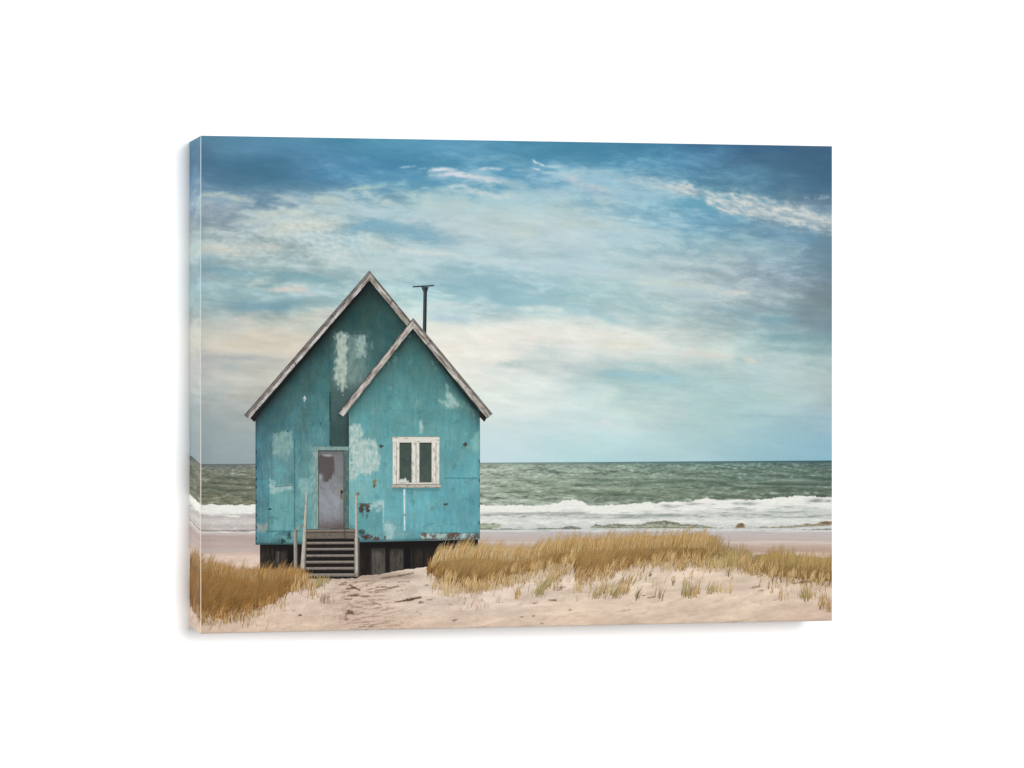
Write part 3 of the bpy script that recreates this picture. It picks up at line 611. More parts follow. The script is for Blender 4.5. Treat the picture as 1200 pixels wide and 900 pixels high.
def wall_ink(X, Y, s, t):
    ys = [325, 360, 400, 450, 500, 540, 580, 625, 640]
    tab = np.array([(40, 80, 76), (50, 90, 86), (54, 98, 98), (66, 114, 115), (78, 130, 135), (89, 143, 147), (96, 152, 154), (94, 151, 154), (76, 130, 134)], float)
    C = np.stack([np.interp(Y, ys, tab[:, c]) for c in range(3)], -1)
    # cooler and deeper toward the left, greener toward the right
    C = mix(C, (70, 122, 138), ss(328, 300, X) * ss(470, 520, Y) * .75)
    C = mix(C, (66, 122, 122), ss(350, 395, X) * ss(400, 450, Y) * ss(520, 480, Y) * .5)
    C = mix(C, (92, 156, 158), bump(X - 330, 26) * bump(Y - 600, 24) * .7)
    # slabs of differing paint
    n = fbm(X / 26, Y / 34, 431, 4, .55); n2 = fbm(X / 5, Y / 14, 435, 4, .6); n3 = fbm(X / 2.0, Y / 2.4, 437, 3, .6)
    C = C * (1 + .10 * n + .055 * n2 + .035 * n3)[..., None]
    C = C + fbm(X / 14, Y / 18, 441, 3)[..., None] * np.array([9, 1, -3])
    # grey return beside the wing
    m = ss(386.5, 388, X) * ss(420, 470, Y)
    C = mix(C, (62, 88, 86), m * .78)
    C = mix(C, (46, 70, 68), m * ss(480, 505, Y) * .6)
    C = mix(C, (36, 56, 54), ss(403, 409, X) * ss(470, 490, Y) * .75)
    C = mix(C, (86, 108, 106), ss(386, 390, X) * bump(Y - 455, 22) * .35)
    C = line(C, X, Y, (386.8, 460), (386.8, 521), .9, (26, 42, 42), .9)
    C = line(C, X, Y, (386, 385), (386.5, 460), .8, (44, 80, 84), .35)
    # shade under the verge
    d1, _ = sdpath(X, Y, [(434, 327), (296, 492)])
    C = C * (1 - .58 * np.exp(-d1 / 5.5) - .30 * np.exp(-d1 / 24))[..., None]
    d2, _ = sdpath(X, Y, [(434, 327), (482, 385)])
    C = C * (1 - .55 * np.exp(-d2 / 4.5) - .12 * np.exp(-d2 / 18))[..., None]
    d3, _ = sdpath(X, Y, [(484, 380), (400, 486)])
    C = C * (1 - .35 * np.exp(-d3 / 3.5))[..., None]
    # scraped areas
    C = mix(C, (128, 151, 143), ss(7, -8, sdbox(X, Y, 392, 391, 431, 452) + 5 * n2 + 3 * n) * .72 * np.clip(.8 + .4 * n2, 0, 1))
    C = scrape(C, X, Y, sdpoly(X, Y, [(393, 390), (408, 389), (407, 420), (406, 452), (401, 462), (397, 456), (391, 440), (394, 415)]), (184, 198, 184), .92, 451)
    C = scrape(C, X, Y, sdbox(X, Y, 417.5, 393, 429.5, 419), (168, 192, 184), .8, 457)
    C = scrape(C, X, Y, sdbox(X, Y, 409, 393, 417, 450), (122, 152, 144), .45, 461)
    C = line(C, X, Y, (404, 391), (430, 390.5), .7, (40, 66, 66), .7); C = line(C, X, Y, (429.8, 393), (429.8, 428), .7, (40, 74, 80), .6)
    C = spot(C, X, Y, 436, 405, 1.5, 6, (110, 150, 160), .6)
    C = scrape(C, X, Y, sdpoly(X, Y, [(319.5, 508), (330, 505), (342, 505), (344.5, 515), (343, 530), (338, 541), (332, 540), (324, 534), (319, 532)]), (146, 180, 172), .72, 471, 2.2)
    C = mix(C, (100, 144, 148), ss(2, -5, sdbox(X, Y, 319, 530, 345, 546) + 3 * n2) * .5)
    C = spot(C, X, Y, 357, 467, 1.6, 3.4, (196, 204, 206), .95); C = spot(C, X, Y, 357, 476, 1.2, 5, (90, 126, 134), .5)
    C = scrape(C, X, Y, sdpoly(X, Y, [(315, 562), (320, 560), (322, 568), (335, 569), (344, 568), (343, 573), (330, 577), (316, 580)]), (170, 196, 190), .85, 481, 2.6, False)
    C = scrape(C, X, Y, sdpoly(X, Y, [(350, 561), (366, 559), (367, 577), (358, 579), (349, 572)]), (150, 186, 182), .75, 487, 2.6)
    C = scrape(C, X, Y, sdbox(X, Y, 347, 575, 367, 600), (120, 168, 168), .4, 488, 3)
    C = scrape(C, X, Y, sdbox(X, Y, 363, 522, 367, 560), (140, 176, 172), .5, 489, 2)
    C = scrape(C, X, Y, sdpoly(X, Y, [(300, 614), (315, 613), (314, 620), (309, 625), (300, 622)]), (154, 156, 146), .85, 491, 2.2)
    C = mix(C, (104, 164, 164), ss(1, -2, sdbox(X, Y, 315, 578, 344, 621) + 1.5 * n2) * .45)
    # panel joints, nails, rust
    C = line(C, X, Y, (345.2, 515), (345.2, 620), .7, (38, 78, 84), .65); C = line(C, X, Y, (318.6, 508), (318.6, 562), .6, (46, 92, 108), .45); C = line(C, X, Y, (314.6, 560), (314.6, 614), .6, (40, 92, 108), .5)
    C = line(C, X, Y, (322, 570.6), (344, 568.5), .7, (52, 76, 76), .6); C = line(C, X, Y, (300, 561.5), (314, 561), .6, (46, 88, 96), .5); C = line(C, X, Y, (313, 622.6), (352, 622.2), .7, (44, 80, 82), .75); C = line(C, X, Y, (366.6, 523), (366.6, 620), .5, (160, 190, 186), .35)
    C = spot(C, X, Y, 316, 596.5, 2.2, 1.4, (34, 44, 44), .9); C = spot(C, X, Y, 337, 505, 1, 1, (30, 40, 40), .8); C = spot(C, X, Y, 376, 497, 1, 3, (40, 66, 66), .6); C = spot(C, X, Y, 367, 497, .9, 3, (44, 72, 72), .5)
    for y in (530, 548, 562, 571, 588, 604, 618, 631): C = spot(C, X, Y, 300, y, 1.0, 2.2, (40, 40, 38), .85, 495)
    C = spot(C, X, Y, 331, 634, 4, 3.4, (30, 34, 34), .85); C = spot(C, X, Y, 339, 628, 2.5, 5, (34, 40, 42), .7); C = spot(C, X, Y, 336, 624, 6, 2, (50, 96, 100), .5); C = spot(C, X, Y, 326, 634, 8, 4, (56, 112, 116), .4)
    C = line(C, X, Y, (299.8, 492), (299.8, 638), .8, (30, 60, 66), .55)
    st = fbm(X / 2.6, Y / 26, 497, 4, .6); C = C * (1 + .05 * st * ss(440, 520, Y))[..., None]
    C = mix(C, (52, 78, 80), ss(.35, .9, fbm(X / 12, Y / 9, 499, 4, .65)) * ss(560, 630, Y) * .35)
    g_ = C.mean(-1, keepdims=True); C = g_ + (C - g_) * .88
    C = C * (1 - .35 * ss(634, 638.5, Y))[..., None]
    return C + RNG.normal(0, 2.2, X.shape)[..., None]
def flat(base, var=.08, seed=500, sx=4, sy=4, sig=2.):
    def fn(X, Y, s, t):
        n = fbm(X / sx, Y / sy, seed, 4, .6)
        return np.zeros(X.shape + (3,)) + np.array(base, float) * (1 + var * n)[..., None] + RNG.normal(0, sig, X.shape)[..., None]
    return fn

house = convex('printed_house', [(433.5, 321), (484, 384), (484, 480), (410, 480), (410, 637.4), (299.4, 638.4), (299.4, 486), (296.5, 482)], 5, wall_ink, root, 2.0)

# dark space under the floor, between the piles
def under_ink(X, Y, s, t):
    n = fbm(X / 3, Y / 14, 511, 4, .6)
    C = np.zeros(X.shape + (3,)) + np.array([34, 29, 27.])
    C = C * (1 + .35 * n)[..., None]
    C = mix(C, (54, 52, 42), ss(1, -1, sdbox(X, Y, 305, 639, 321, 672)) * .75 * np.clip(.7 + n, 0, 1))
    C = mix(C, (118, 116, 104), ss(.8, -.8, sdbox(X, Y, 323, 646, 328, 667)) * .55 * np.clip(.7 + n, 0, 1))
    C = mix(C, (70, 66, 56), ss(.8, -.8, sdbox(X, Y, 329, 646, 336, 668)) * .5)
    C = mix(C, (90, 85, 78), ss(.9, -.9, sdbox(X, Y, 435.4, 642, 451.4, 674) + .8 * n) * (.8 + .35 * n))
    C = mix(C, (82, 78, 70), ss(.9, -.9, sdbox(X, Y, 457, 643, 472.6, 674) + .8 * n) * (.75 + .35 * n))
    C = mix(C, (20, 17, 16), bump(X - 454, 1.6) * .8 + bump(X - 430, 3.5) * .5)
    sl = ss(.1, .6, fbm(X / 2.2, Y / 60, 515, 3, .6)) * ss(474, 478, X) * ss(515, 500, X)
    C = mix(C, (60, 54, 48), sl * .45)
    C = mix(C, (14, 12, 12), ss(.8, -.8, sdbox(X, Y, 473.5, 640, 482, 668) + 1.5 * n) * .8 + ss(.8, -.8, sdbox(X, Y, 337, 640, 343.5, 668)) * .8)
    C = mix(C, (60, 54, 47), bump(X - 490, 2) * .5 + bump(X - 421.5, 1.5) * .4)
    C = mix(C, (16, 13, 13), ss(650, 637, Y) * .85)
    return C + RNG.normal(0, 1.6, X.shape)[..., None]
nx, ny = 560, 90
bx = np.linspace(304.6, 560.4, nx); sand = interp(bx, [(304, 674), (345, 675), (360, 678), (416, 678), (424, 674.5), (445, 673), (460, 670), (475, 667.5), (490, 665.5), (505, 664), (530, 664), (561, 664)]) + .8 * fbm(bx / 8, bx * 0, 521, 3)
Xg = np.repeat(bx[None, :], ny, 0); Yg = 630 + (sand - 630)[None, :] * np.linspace(0, 1, ny)[:, None]
patch('foundation', Xg, Yg, 4, under_ink, house)

# the smaller gabled front
def wing_ink(X, Y, s, t):
    ys = [378, 410, 440, 480, 520, 570, 620, 636]
    tab = np.array([(52, 98, 94), (68, 120, 118), (80, 137, 136), (90, 152, 153), (97, 161, 164), (99, 166, 172), (98, 166, 174), (90, 152, 158)], float)
    C = np.stack([np.interp(Y, ys, tab[:, c]) for c in range(3)], -1)
    C = mix(C, (90, 158, 170), ss(500, 560, X) * ss(520, 590, Y) * .6)
    C = mix(C, (124, 178, 176), bump(X - 424, 22) * bump(Y - 578, 26) * .6)
    n = fbm(X / 30, Y / 34, 531, 4, .55); n2 = fbm(X / 6, Y / 13, 535, 4, .6); n3 = fbm(X / 2.0, Y / 2.4, 537, 3, .6)
    C = C * (1 + .06 * n + .028 * n2 + .025 * n3)[..., None]
    C = C + fbm(X / 16, Y / 18, 541, 3)[..., None] * np.array([7, 1, -2])
    d1, _ = sdpath(X, Y, [(484, 384), (401, 487)]); d2, _ = sdpath(X, Y, [(484, 384), (568, 492)])
    C = C * (1 - .60 * np.exp(-d1 / 4.5) - .12 * np.exp(-d1 / 16))[..., None]
    C = C * (1 - .66 * np.exp(-d2 / 5.5) - .16 * np.exp(-d2 / 20))[..., None]
    # scraped areas
    C = scrape(C, X, Y, sdpoly(X, Y, [(408, 500), (414, 496), (423, 497), (425, 512), (436, 513), (441, 518), (446, 532), (444.5, 552), (436, 553), (431, 558), (424, 556), (416, 562), (408, 564)]), (188, 205, 197), .95, 551, 2.4)
    C = scrape(C, X, Y, sdbox(X, Y, 408, 560, 432, 580), (124, 180, 178), .5, 557, 4)
    C = mix(C, (96, 142, 136), ss(3, -6, sdpoly(X, Y, [(528, 455), (562, 488), (556, 482), (532, 480)]) + 3 * n2) * .8)
    C = scrape(C, X, Y, sdpoly(X, Y, [(523, 449), (526, 456), (531, 464), (540, 475), (536, 479), (527, 479), (520, 476), (514, 469), (522, 470)]), (168, 198, 190), .85, 561, 2.0)
    C = scrape(C, X, Y, sdpoly(X, Y, [(490.5, 494), (494, 491.5), (497, 500), (496, 508.5), (491.5, 508.5)]), (190, 210, 204), .9, 565, .8)
    C = scrape(C, X, Y, sdpoly(X, Y, [(563, 506), (556, 509), (550, 517), (552, 525), (556, 530), (563, 529)]), (134, 188, 182), .75, 567, 1.6)
    C = spot(C, X, Y, 460, 451, 2.6, 5, (96, 120, 130), .5); C = spot(C, X, Y, 437, 469, 1, 5, (96, 150, 150), .4)
    # lower left panel
    C = mix(C, (84, 146, 150), ss(.6, -.6, sdbox(X, Y, 420, 591, 449, 628)) * .6)
    C = scrape(C, X, Y, sdpoly(X, Y, [(431, 592), (438, 587), (446, 584), (449.5, 588), (449, 598), (443, 600), (439, 596), (433, 599)]), (172, 202, 200), .85, 571, 2.0)
    C = line(C, X, Y, (449.2, 586), (449.2, 612), .8, (196, 214, 210), .75); C = line(C, X, Y, (421, 590.4), (436, 590.6), .7, (52, 62, 58), .8)
    C = scrape(C, X, Y, sdpoly(X, Y, [(449, 611), (456, 611), (464, 615), (463, 622), (460, 634), (449, 634)]), (186, 210, 208), .9, 575, 1.6)
    C = mix(C, (130, 178, 182), ss(1, -1, sdbox(X, Y, 449, 616, 474, 634)) * .45)
    C = scrape(C, X, Y, sdbox(X, Y, 428, 618, 449, 630), (120, 172, 172), .45, 577, 3)
    # joints
    C = line(C, X, Y, (522, 560.2), (562, 560.6), .7, (44, 98, 110), .7); C = line(C, X, Y, (522, 516), (522, 562), .6, (70, 136, 146), .5); C = line(C, X, Y, (409, 481), (562, 481), .6, (76, 134, 136), .35)
    C = line(C, X, Y, (459, 626.4), (479, 626), .8, (150, 166, 162), .8); C = line(C, X, Y, (493, 624.8), (562, 624.6), .6, (58, 84, 86), .7)
    # peeling strip along the sill
    lo = ss(-.5, .5, Y - 625.4 + .8 * n3) * ss(492, 494, X)
    strip = np.zeros_like(C) + np.array([166, 184, 178.])
    pk = fbm(X / 5, Y / 6, 581, 4, .65)
    strip = mix(strip, (92, 68, 56), ss(.1, .6, pk) * .85); strip = mix(strip, (196, 206, 198), ss(.15, .6, -pk) * .6)
    C = C * (1 - .85 * lo[..., None]) + strip * .85 * lo[..., None]
    for x, y, w, h, col, k in [(497, 626.5, 3.6, 2.2, (98, 66, 58), .85), (532, 627, 9, 3.2, (88, 62, 52), .8), (527, 630, 5, 2.2, (78, 60, 52), .7), (549, 628, 3, 3.2, (84, 84, 82), .7), (558, 628.5, 4, 3.6, (74, 62, 58), .8), (505, 632, 8, 1, (60, 56, 52), .6),
                               (430, 629.5, 7, 3.4, (74, 46, 38), .9), (441, 631.5, 4, 2.6, (94, 56, 48), .85), (424, 624, 4, 4, (48, 44, 42), .7), (451, 631, 1.6, 3, (70, 66, 60), .7),
                               (447, 523, 3, 1.8, (64, 70, 62), .9), (439, 566, 2.6, 5, (132, 112, 66), .9), (438.5, 570, 1.4, 2.2, (66, 60, 44), .8), (440, 557, 1, 5, (120, 136, 112), .5), (545, 521, 2.6, 2.6, (70, 54, 48), .9), (548, 524, 2, 2, (150, 176, 176), .6), (522.4, 591, 3, 1.5, (66, 74, 52), .95), (522, 523.6, 1, 1, (60, 80, 80), .7),
                               (423.5, 596, 3.6, 5.5, (66, 62, 52), .95), (431, 597, 2.4, 5.5, (60, 58, 52), .9), (427, 592.5, 7, 2.2, (82, 74, 58), .85), (430, 605, 1.2, 4, (66, 84, 84), .6), (425, 603, 1, 4, (70, 92, 92), .5), (410.5, 617, 1.4, 8, (70, 110, 120), .5)]:
        C = spot(C, X, Y, x, y, w, h, col, k, 585)
    for y in (541, 563, 593, 612): C = spot(C, X, Y, 561.8, y, 1, 2, (40, 52, 54), .9)
    C = line(C, X, Y, (409.4, 486), (409.4, 634), .9, (150, 190, 184), .35); C = line(C, X, Y, (562, 490), (562, 632), .7, (52, 104, 110), .5)
    # ink shade cast by the window ledge
    C = mix(C, (56, 112, 120), bump(Y - 573.4, 2.2) * ss(458, 461, X) * ss(517, 514, X) * .5)
    st = fbm(X / 3, Y / 30, 593, 4, .6); C = C * (1 + .035 * st)[..., None]
    C = mix(C, (66, 112, 116), ss(.45, 1., fbm(X / 14, Y / 10, 595, 4, .65)) * .3)
    C = mix(C, (150, 188, 186), ss(.4, 1.1, fbm(X / 12, Y / 16, 597, 4, .6)) * .22)
    g_ = C.mean(-1, keepdims=True); C = g_ + (C - g_) * .9
    C = C * (1 - .3 * ss(630.5, 635, Y + .02 * (X - 430)))[..., None]
    return C + RNG.normal(0, 2.0, X.shape)[..., None]
convex('gable_wall', [(484, 376), (566.5, 483), (562.4, 487), (562.4, 632.2), (424, 635.4), (409, 635.6), (409, 484), (402, 484)], 7, wing_ink, house, 2.0)

# verge boards: dark weathered shingle edge over a pale plank
def verge(name, a, b, w, layer, seed, shade, flipk=1, split=.42, joints=(), edge=.62):
    """a -> b is the outer edge, w the breadth measured downward square to it"""
    L = math.dist(a, b); ex, ey = (b[0] - a[0]) / L, (b[1] - a[1]) / L
    nx_, ny_ = -ey * flipk, ex * flipk
    if ny_ < 0: nx_, ny_ = -nx_, -ny_
    ang = math.atan2(ey, ex)
    def fn(X, Y, s, t):
        q = ((X - a[0]) * nx_ + (Y - a[1]) * ny_) / w
        along = ((X - a[0]) * ex + (Y - a[1]) * ey)
        C = grain_wood(X, Y, ang, shade, (70, 60, 56), seed, .6)
        wob = .06 * fbm(along / 12, q * 0, seed + 3, 3)
        C = mix(C, (106, 101, 98), ss(split + .02, split - .06, q + wob) * edge)
        for sq in (.2, .32):
            C = mix(C, (52, 46, 44), bump(q - sq * split / .45 - wob * 1.5, .05) * .5 * (split > .4) * np.clip(.4 + 1.2 * fbm(along / 14, q * 3, seed + 5, 3), 0, 1))
        C = mix(C, (42, 36, 36), bump(q - split - wob, .055) * .8 * np.clip(.6 + .9 * fbm(along / 8, q * 2, seed + 4, 3), 0, 1))
        C = mix(C, (44, 38, 38), ss(.12, .02, q + wob) * .85)
        C = mix(C, (36, 32, 32), ss(.93, 1.0, q + wob) * .9)
        patch_ = fbm(X / 3, Y / 3, seed + 8, 3)
        # butt joints along the board
        for j, kj in joints:
            C = mix(C, (50, 44, 42), bump(along - L * j - 2 * (q - .5) - wob * 20, .8) * kj * np.clip(.7 + patch_, 0, 1))
        patchy = fbm(along / 18, q * 2, seed + 6, 4)
        C = mix(C, (214, 209, 204), ss(.0, .5, patchy) * ss(split + .0, split + .15, q) * .7)
        C = mix(C, (92, 78, 70), ss(.25, .7, -patchy) * .6)
        return C + RNG.normal(0, 3, X.shape)[..., None]
    c = (b[0] + nx_ * w, b[1] + ny_ * w); d = (a[0], a[1] + w / ny_)          # mitred at the ridge
    return quad(name, a, b, c, d, layer, fn, house, 2.6)
dark = flat((30, 27, 27), .2, 601)
convex('soffit', [(291, 487.6), (303, 477), (300.4, 491.5), (298, 494.6)], 6, dark, house)
convex('soffit', [(561.6, 476), (573, 485), (567.6, 494.4), (561.9, 488.4)], 8, dark, house)
verge('verge_board', (433.0, 316.8), (286.0, 486.6), 7.6, 8, 611, (182, 177, 172), 1, .47, ((.31, .6), (.62, .9), (.78, .5)))
verge('verge_board', (432.6, 316.8), (484.5, 380.0), 7.4, 6, 621, (158, 152, 142), 1, .2, ((.55, .8),))
verge('verge_board', (484.3, 372.4), (396.4, 483.6), 7.4, 10, 631, (178, 172, 163), 1, .12, ((.62, .4),))
verge('verge_board', (483.9, 372.4), (577.2, 485.0), 8.4, 9, 641, (174, 168, 158), 1, .3, ((.235, .9), (.7, .35)))

# stovepipe
def pipe_ink(X, Y, s, t):
    C = np.zeros(X.shape + (3,)) + np.array([44, 52, 54.])
    C = mix(C, (84, 100, 102), bump(s - .25, .2) * .6); C = mix(C, (22, 24, 26), ss(.6, 1, s) * .7)
    return C * (1 + .1 * fbm(X / 2, Y / 6, 651, 3))[..., None]
quad('stovepipe', (496.2, 340), (500.4, 340), (499.6, 391), (495.4, 386), 5, pipe_ink, house, 3)
quad('pipe_collar', (493.6, 336.2), (502.2, 336.2), (500.4, 342.5), (496.2, 342.5), 5.5, pipe_ink, house, 3)
quad('pipe_cap', (483.6, 335.3), (508.6, 333.8), (508.6, 335.4), (483.6, 336.9), 6, flat((52, 56, 58), .15, 655), house, 3)

# door
def door_ink(X, Y, s, t):
    ys = [527, 535, 560, 585, 603, 612, 619]
    tab = np.array([(96, 98, 98), (118, 120, 124), (125, 127, 129), (143, 149, 155), (137, 140, 145), (122, 118, 122), (100, 92, 90)], float)
    C = np.stack([np.interp(Y, ys, tab[:, c]) for c in range(3)], -1)
    n = fbm(X / 9, Y / 11, 661, 4, .6); n2 = fbm(X / 2.4, Y / 5, 665, 4, .6)
    C = C * (1 + .06 * n + .04 * n2)[..., None]
    C = mix(C, (118, 112, 110), ss(396, 403, X) * .5)
    C = mix(C, (86, 79, 78), ss(1, -1.2, sdpoly(X, Y, [(373, 534), (380, 534), (391, 535), (392.5, 545), (391, 556), (386, 563), (381, 565), (378, 564), (376.5, 557), (373, 555)]) + 1.6 * n2) * .95)
    C = mix(C, (168, 166, 160), ss(.8, -1, sdpoly(X, Y, [(378, 532.5), (389, 532.5), (387, 535), (380, 535)]) + .8 * n2) * .85)
    C = mix(C, (172, 182, 190), bump(X - 376, 3) * bump(Y - 559, 4) * .5)
    C = spot(C, X, Y, 400, 581, 1.6, 5, (112, 84, 60), .7, 667); C = spot(C, X, Y, 397, 574, 4, 1.2, (150, 130, 104), .7, 668)
    C = spot(C, X, Y, 376.5, 572, 1.4, 2.5, (100, 108, 122), .6)
    C = mix(C, (92, 80, 74), ss(609, 618, Y) * ss(388, 402, X) * .7)
    C = mix(C, (52, 50, 50), ss(374.4, 372.8, X) * .85 + ss(529.4, 527.8, Y) * .85 + ss(402, 403.2, X) * .7)
    return C + RNG.normal(0, 2, X.shape)[..., None]
def frame_ink(X, Y, s, t):
    C = grain_wood(X, Y, math.pi / 2, (126, 156, 150), (76, 96, 94), 671, .5)
    k = fbm(X / 3, Y / 8, 675, 4, .6)
    C = mix(C, (176, 190, 182), ss(.1, .5, k) * .5)
    return C + RNG.normal(0, 2, X.shape)[..., None]
def frame_dark(X, Y, s, t): return frame_ink(X, Y, s, t) * np.array([.62, .68, .68])
quad('door', (372.4, 527), (403.8, 527), (403.8, 619.4), (372.4, 619.4), 7, door_ink, house)
quad('door_frame', (367.2, 524.2), (372.6, 524.2), (372.9, 619.4), (367.6, 619.4), 8, frame_ink, house)
quad('door_frame', (403.2, 526), (408.8, 526), (408.8, 619), (403.6, 619), 8, frame_dark, house)
quad('door_head', (366.4, 523.4), (409, 523.4), (409, 527.6), (366.4, 527.6), 9, frame_ink, house)
quad('door_handle', (398.8, 574.6), (402.2, 574.6), (402, 577.4), (399.2, 580), 9, flat((64, 52, 42), .2, 681), house, 4)

# window
def sash_ink(X, Y, s, t):
    k = fbm(X / 2.4, Y / 9, 691, 4, .62)
    C = np.zeros(X.shape + (3,)) + np.array([222, 220, 210.])
    C = C * (1 + .05 * fbm(X / 1.6, Y / 8, 695, 3))[..., None]
    C = mix(C, (156, 146, 132), ss(.15, .8, k) * .65)
    C = mix(C, (128, 120, 110), bump(s - .56, .06) * .6)
    return C + RNG.normal(0, 2.4, X.shape)[..., None]
def sash_h(X, Y, s, t):
    k = fbm(X / 9, Y / 2.2, 701, 4, .62)
    C = np.zeros(X.shape + (3,)) + np.array([220, 217, 206.])
    C = mix(C, (150, 138, 122), ss(.15, .8, k) * .65)
    C = mix(C, (134, 112, 92), ss(.16, .0, t) * .8)
    return C + RNG.normal(0, 2.4, X.shape)[..., None]
def sill_ink(X, Y, s, t):
    k = fbm(X / 7, Y / 2, 705, 4, .62)
    C = np.zeros(X.shape + (3,)) + np.array([186, 182, 170.])
    C = mix(C, (112, 104, 96), ss(.2, .7, k) * .8)
    C = mix(C, (76, 70, 64), ss(.25, 0., t) * .8 + ss(.8, 1, t) * .8)
    return C + RNG.normal(0, 2.4, X.shape)[..., None]
def pane_ink(left):
    def fn(X, Y, s, t):
        C = np.zeros(X.shape + (3,)) + np.array([66, 80, 74.])
        C = C * (1 + .10 * fbm(X / 8, Y / 8, 711, 3))[..., None]
        C = mix(C, (86, 98, 90), ss(.35, 1., t) * .35)
        C = mix(C, (38, 40, 38), ss(.05, 0., t) * .85 + ss(.08, .0, s) * .6)
        if left:    # something pale and crumpled lying on the inner ledge
            e = sdpoly(X, Y, [(467, 567), (468, 562.5), (472, 561), (475, 560.5), (477.5, 563), (480.5, 566), (481, 567)])
            C = mix(C, (214, 214, 206), ss(.8, -.6, e + 1.0 * fbm(X / 2, Y / 2, 715, 3)) * .95)
        return C + RNG.normal(0, 1.6, X.shape)[..., None]
    return fn
quad('window_pane', (467.4, 518.4), (482.8, 518.4), (482.8, 566.8), (467.4, 566.8), 9, pane_ink(True), house, 3)
quad('window_pane', (491, 518.4), (506.4, 518.4), (506.4, 566.4), (491, 566.4), 9, pane_ink(False), house, 3)
quad('window_frame', (460.2, 513), (468.0, 513), (468.0, 568), (460.2, 568), 10, sash_ink, house, 3)
quad('window_frame', (505.8, 513), (514.8, 513), (514.8, 567), (505.8, 567), 10, sash_ink, house, 3)
quad('window_mullion', (482.4, 516), (491.4, 516), (491.4, 567.6), (482.4, 567.6), 10, sash_ink, house, 3)
quad('window_frame', (459.8, 511.6), (515, 511.6), (515, 518.6), (459.8, 518.6), 11, sash_h, house, 3)
quad('window_frame', (466, 565.6), (507, 565.2), (507, 568.4), (466, 568.4), 11, sash_h, house, 3)
quad('window_sill', (458.8, 567.4), (516.4, 567.0), (516.6, 571.6), (459.2, 572.2), 12, sill_ink, house, 3)
def drain_ink(X, Y, s, t):
    C = np.zeros(X.shape + (3,)) + np.array([204, 220, 220.])
    C = mix(C, (130, 170, 176), ss(.55, 1, s) * .6); C = mix(C, (110, 120, 118), bump(Y - 603.5, 1.2) * .8)
    return C * (1 + .08 * fbm(X / 2, Y / 5, 721, 3))[..., None]
quad('drain_pipe', (472.8, 573.2), (475.0, 573.2), (475.2, 621.4), (473.2, 621.4), 9, drain_ink, house, 3.5)

# steps, rails
def tread_ink(k):
    def fn(X, Y, s, t):
        C = grain_wood(X, Y, 0, (124, 115, 108), (72, 64, 58), 731 + k * 5, .7)
        C = mix(C, (176, 166, 156), bump(t - .3, .22) * .45); C = mix(C, (46, 40, 38), ss(.7, 1, t) * .75)
        return C + RNG.normal(0, 2.4, X.shape)[..., None]
    return fn
quad('stair_shadow', (358, 628), (417, 628), (416, 677), (357, 677), 8, flat((28, 23, 22), .3, 727, 6, 3), house)
def landing_ink(X, Y, s, t):
    C = grain_wood(X, Y, 0, (112, 104, 94), (64, 56, 52), 761, .7)
    C = mix(C, (146, 136, 124), bump(t - .14, .12) * .6); C = mix(C, (40, 34, 32), bump(t - .34, .05) * .7 + ss(.08, 0, t) * .7 + ss(.92, 1, t) * .8)
    C = mix(C, (74, 66, 62), bump(X - 404, 1) * .7)
    return C + RNG.normal(0, 2.4, X.shape)[..., None]
quad('stair_landing', (357.6, 620), (418, 619.6), (418, 631.4), (358.4, 631.6), 9, landing_ink, house)
for k, (y, h) in enumerate([(635.0, 2.9), (642.2, 2.9), (649.8, 3.0), (657.2, 3.1), (664.6, 3.3), (672.0, 4.0)]):
    quad('step', (359 - k * .2, y), (415.4 - k * .1, y - .2), (415.4 - k * .1, y + h), (359 - k * .2, y + h + .2), 10, tread_ink(k), house, 3)
def post_ink(base, seed):
    def fn(X, Y, s, t):
        C = grain_wood(X, Y, math.pi / 2, base, (96, 88, 78), seed, .7)
        C = mix(C, (58, 52, 48), ss(.7, 1., s) * .7); C = mix(C, (206, 202, 190), bump(s - .25, .18) * .4)
        C = mix(C, (70, 62, 54), ss(.9, 1, t) * .4)
        return C + RNG.normal(0, 2.4, X.shape)[..., None]
    return fn
quad('stair_stringer', (354.6, 632), (359.4, 632), (358.0, 676.4), (352.6, 676.4), 11, post_ink((128, 118, 108), 771), house, 3)
quad('handrail', (358.2, 578), (360.8, 577.4), (357.0, 676.6), (351.4, 676.4), 12, post_ink((178, 174, 160), 775), house, 3)
quad('stair_post', (343.8, 622), (348.4, 620.6), (348.8, 668), (344.6, 668), 12, post_ink((138, 132, 122), 781), house, 3)
quad('handrail_brace', (346.4, 619.6), (356.4, 613.4), (356.8, 615.2), (347.2, 621.6), 11.5, post_ink((124, 140, 134), 783), house, 3)
quad('stair_stringer', (415.0, 630), (421.4, 630), (421.2, 675.6), (415.0, 676), 11, post_ink((104, 98, 88), 785), house, 3)
quad('handrail', (415.8, 579), (418.8, 579), (420.0, 675.6), (416.6, 676), 12, post_ink((184, 180, 164), 787), house, 3)
quad('rail_cap', (415.6, 577.6), (420.6, 576.8), (421, 580.4), (416.4, 580.8), 13, post_ink((128, 130, 120), 791), house, 3)

